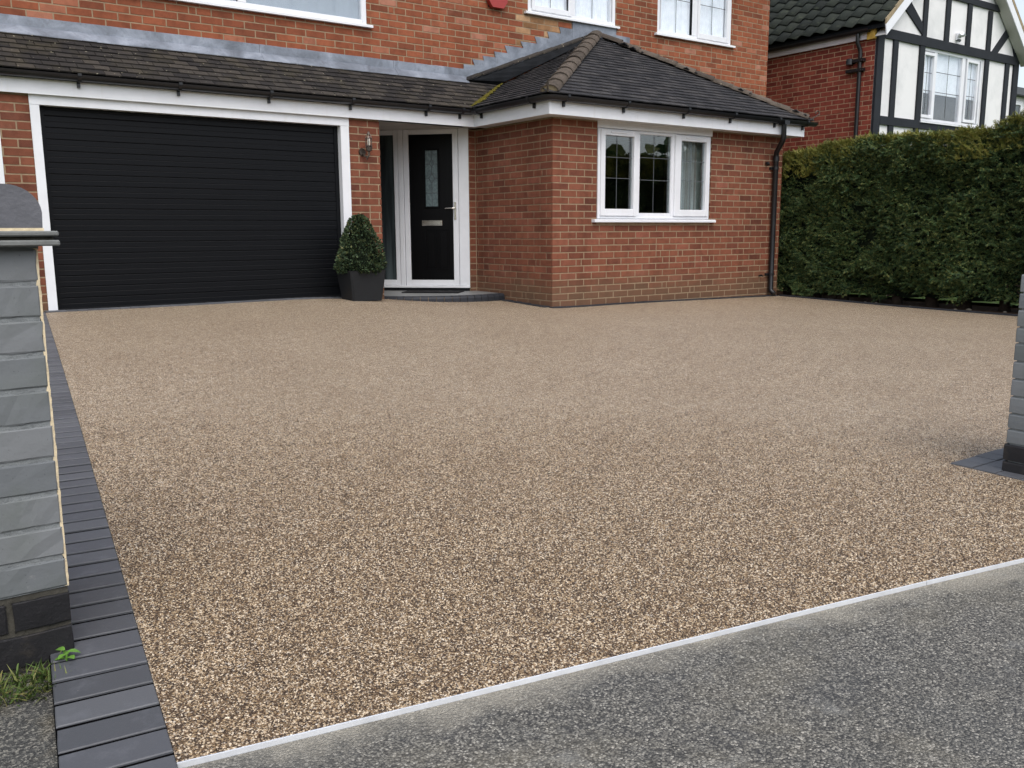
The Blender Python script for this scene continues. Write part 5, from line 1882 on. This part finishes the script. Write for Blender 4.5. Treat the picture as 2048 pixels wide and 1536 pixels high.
# unpainted cream arris down the right edge
b = MB()
g = np.random.default_rng(5)
zs_ = np.linspace(.186, .985, 70)
for z in zs_:
    e = PX1 + g.normal(0, .0006)
    l_ = PX1 - .0075 + g.normal(0, .0016)
    b.v += [(l_, PY0 + .003, z), (e - .001, PY0 + .002, z), (e, PY0 + .006, z), (e, PY0 + .44, z), (l_, PY0 + .44, z)]
for i in range(len(zs_) - 1):
    for q in range(5):
        b.f.append((5 * i + q, 5 * i + (q + 1) % 5, 5 * i + 5 + (q + 1) % 5, 5 * i + 5 + q))
b.build("render_edge", M['cream'], lp)
def cap_slab(x1, y0, z0, z1, mat, name, c=.003):
    return MB().cbox(-7.13, x1, y0, PY0 + .47, z0, z1, c).build(name, M[mat], lp)
MB().box(-7.09, PX1 + .002, PY0 + .004, PY0 + .445, .983, .9925).build("mortar_bed", M['pillar_mortar'], lp)
cap_slab(-6.599, PY0 - .040, .9905, 1.0035, 'creasing', "creasing_tile")
MB().box(-7.10, -6.610, PY0 - .026, PY0 + .45, 1.0037, 1.0117).build("mortar_bed", M['base_mortar'], lp)
cap_slab(-6.600, PY0 - .040, 1.0118, 1.0235, 'creasing', "creasing_tile")
MB().box(-7.10, -6.625, PY0 - .010, PY0 + .45, 1.0237, 1.030).build("mortar_bed", M['cream'], lp)
b = MB()
prof = [(-7.09, 1.0301), (-6.627, 1.0301), (-6.6255, 1.062)] + [(-6.6955 + .070 * math.cos(a), 1.062 + .063 * math.sin(a)) for a in np.linspace(.05, math.pi / 2, 10)] + [(-7.09, 1.125)]
b.prism(prof, 'y', PY0 - .008, PY0 + .45)
shade_auto(b.build("coping_brick", M['coping'], lp), 35)

rp = thing("gate_pillar", (-2.9, -7.28, 0), "dark grey brick gate pillar with rounded courses at the right edge", "pillar")
RX, RY = -3.128, -7.065
zr_ = [.049, .123, .186, .253, .326, .400, .474, .550, .616, .690, .758, .835]
m = MB(); m.box(RX + .006, RX + .44, RY - .44, RY - .012, -.1, .80); m.build("pillar_core", M['pillar_mortar'], rp)
def round_brick(y0, y1, z0, z1, mat, r_=.02, proud=0.0):
    b = MB()
    a = [(RX - proud + r_ - r_ * math.cos(t_), 0, r_ - r_ * math.sin(t_)) for t_ in np.linspace(0, math.pi / 2, 4)]
    prof = [(RX - proud, z0 + .004), (RX - proud - .001, (z0 + z1) / 2), (RX - proud, z1 - .010), (RX - proud + .004, z1 - .004), (RX + .05, z1 - .003), (RX + .05, z0 + .003), (RX - proud + .003, z0 + .003)]
    n_ = len(prof)
    ys_ = (y1, y1 - .004, y0 + .004, y0)
    for k_, yy in enumerate(ys_):
        sh = .004 if k_ in (0, 3) else 0
        b.v += [(p + (sh if p < RX + .02 else 0), yy, z) for p, z in prof]
    for k_ in range(3):
        for q in range(n_):
            b.f.append((k_ * n_ + q, k_ * n_ + (q + 1) % n_, (k_ + 1) * n_ + (q + 1) % n_, (k_ + 1) * n_ + q))
    b.f += [tuple(range(n_)), tuple(3 * n_ + q for q in range(n_ - 1, -1, -1))]
    return b.build("brick", M[mat], rp)
zlist = [-.03] + zr_
for i in range(len(zlist) - 1):
    mt = 'engineering' if i < 2 else 'pillar'
    pr_ = .006 if i < 2 else .0
    yb = RY if i % 2 else RY
    cut = RY - (.125 if i % 2 else .245)
    round_brick(cut + .005, yb + (.005 if i < 2 else 0), zlist[i], zlist[i + 1], mt, proud=pr_)
    round_brick(RY - .44, cut - .005, zlist[i], zlist[i + 1], mt, proud=pr_)

# ================================================================== verge: grass tuft and broad-leaved weed
n = 2400
gx = -7.5 + rng.random(n) * .83
gy = PY0 - .015 - rng.random(n) ** 1.3 * .13
P = np.c_[gx, gy, np.full(n, -.008)]
dirs = np.c_[rng.normal(0, .55, n), rng.normal(-.35, .45, n), np.abs(rng.normal(.55, .3, n)) + .05]
blade_v = [(-.045, 0, 0), (.045, 0, 0), (-.035, .5, .05), (.035, .5, .05), (0, 1, -.06)]
blade_f = [(0, 1, 3, 2), (2, 3, 4)]
V, l_, s_, t_ = scatter(blade_v, blade_f, P, frames(dirs, rng.normal(0, .5, n)), .022 + .038 * rng.random(n))
tag(link("grass", raw_mesh("grass", V, l_, s_, t_, M['grass'])), "rough green grass growing at the foot of the left gate pillar", "grass", kind='stuff')
weed = thing("weed", (-6.668, -6.60, 0), "small bright green broad-leaved weed beside the left pillar", "weed")
for i in range(7):
    a = i * 2.4 + .4
    b = MB()
    L_ = random.uniform(.018, .028)
    el = random.uniform(.2, .7)
    d = Vector((math.cos(a), math.sin(a), 0))
    s2 = Vector((-math.sin(a), math.cos(a), 0))
    o_ = Vector((-6.668, -6.605, .012 + .004 * i))
    w_ = [0.10, .30, .36, .26, 0.02]
    for k_, ww in enumerate(w_):
        t_ = k_ / 4
        c = o_ + d * (L_ * (.15 + t_)) + Vector((0, 0, L_ * (el * t_ - .55 * t_ * t_) + .01))
        b.v += [tuple(c - s2 * ww * L_ + Vector((0, 0, .12 * ww * L_))), tuple(c), tuple(c + s2 * ww * L_ + Vector((0, 0, .12 * ww * L_)))]
    for k_ in range(4):
        for q in range(2):
            b.f.append((3 * k_ + q, 3 * k_ + q + 1, 3 * k_ + q + 4, 3 * k_ + q + 3))
    b.build("leaf", M['weed'], weed, smooth=True, fix=False)
b = MB(); b.tube([(-6.668, -6.605, -.02), (-6.668, -6.605, .035)], [.005, .003], 6); b.build("stem", M['weed'], weed)

# ================================================================== across the street (seen only in the window panes)
n = 5000
tx = -25 + rng.random(n) * 85
hgt = 5.0 + 1.8 * fbm(tx * .35, tx * 0, 8)
tz = rng.random(n) * hgt
ty = -27 + rng.normal(0, .9, n)
P = np.c_[tx, ty, tz]
dirs = rng.normal(0, 1, (n, 3)); dirs[:, 1] += 1
V, l_, s_, t_ = scatter(leaf_v, leaf_f, P, frames(dirs, rng.random(n) * 6.28), .9 + .7 * rng.random(n))
tag(link("distant_trees", raw_mesh("distant_trees", V, l_, s_, t_, M['hedge'])), "dark trees across the street reflected in the windows", "trees", kind='stuff')
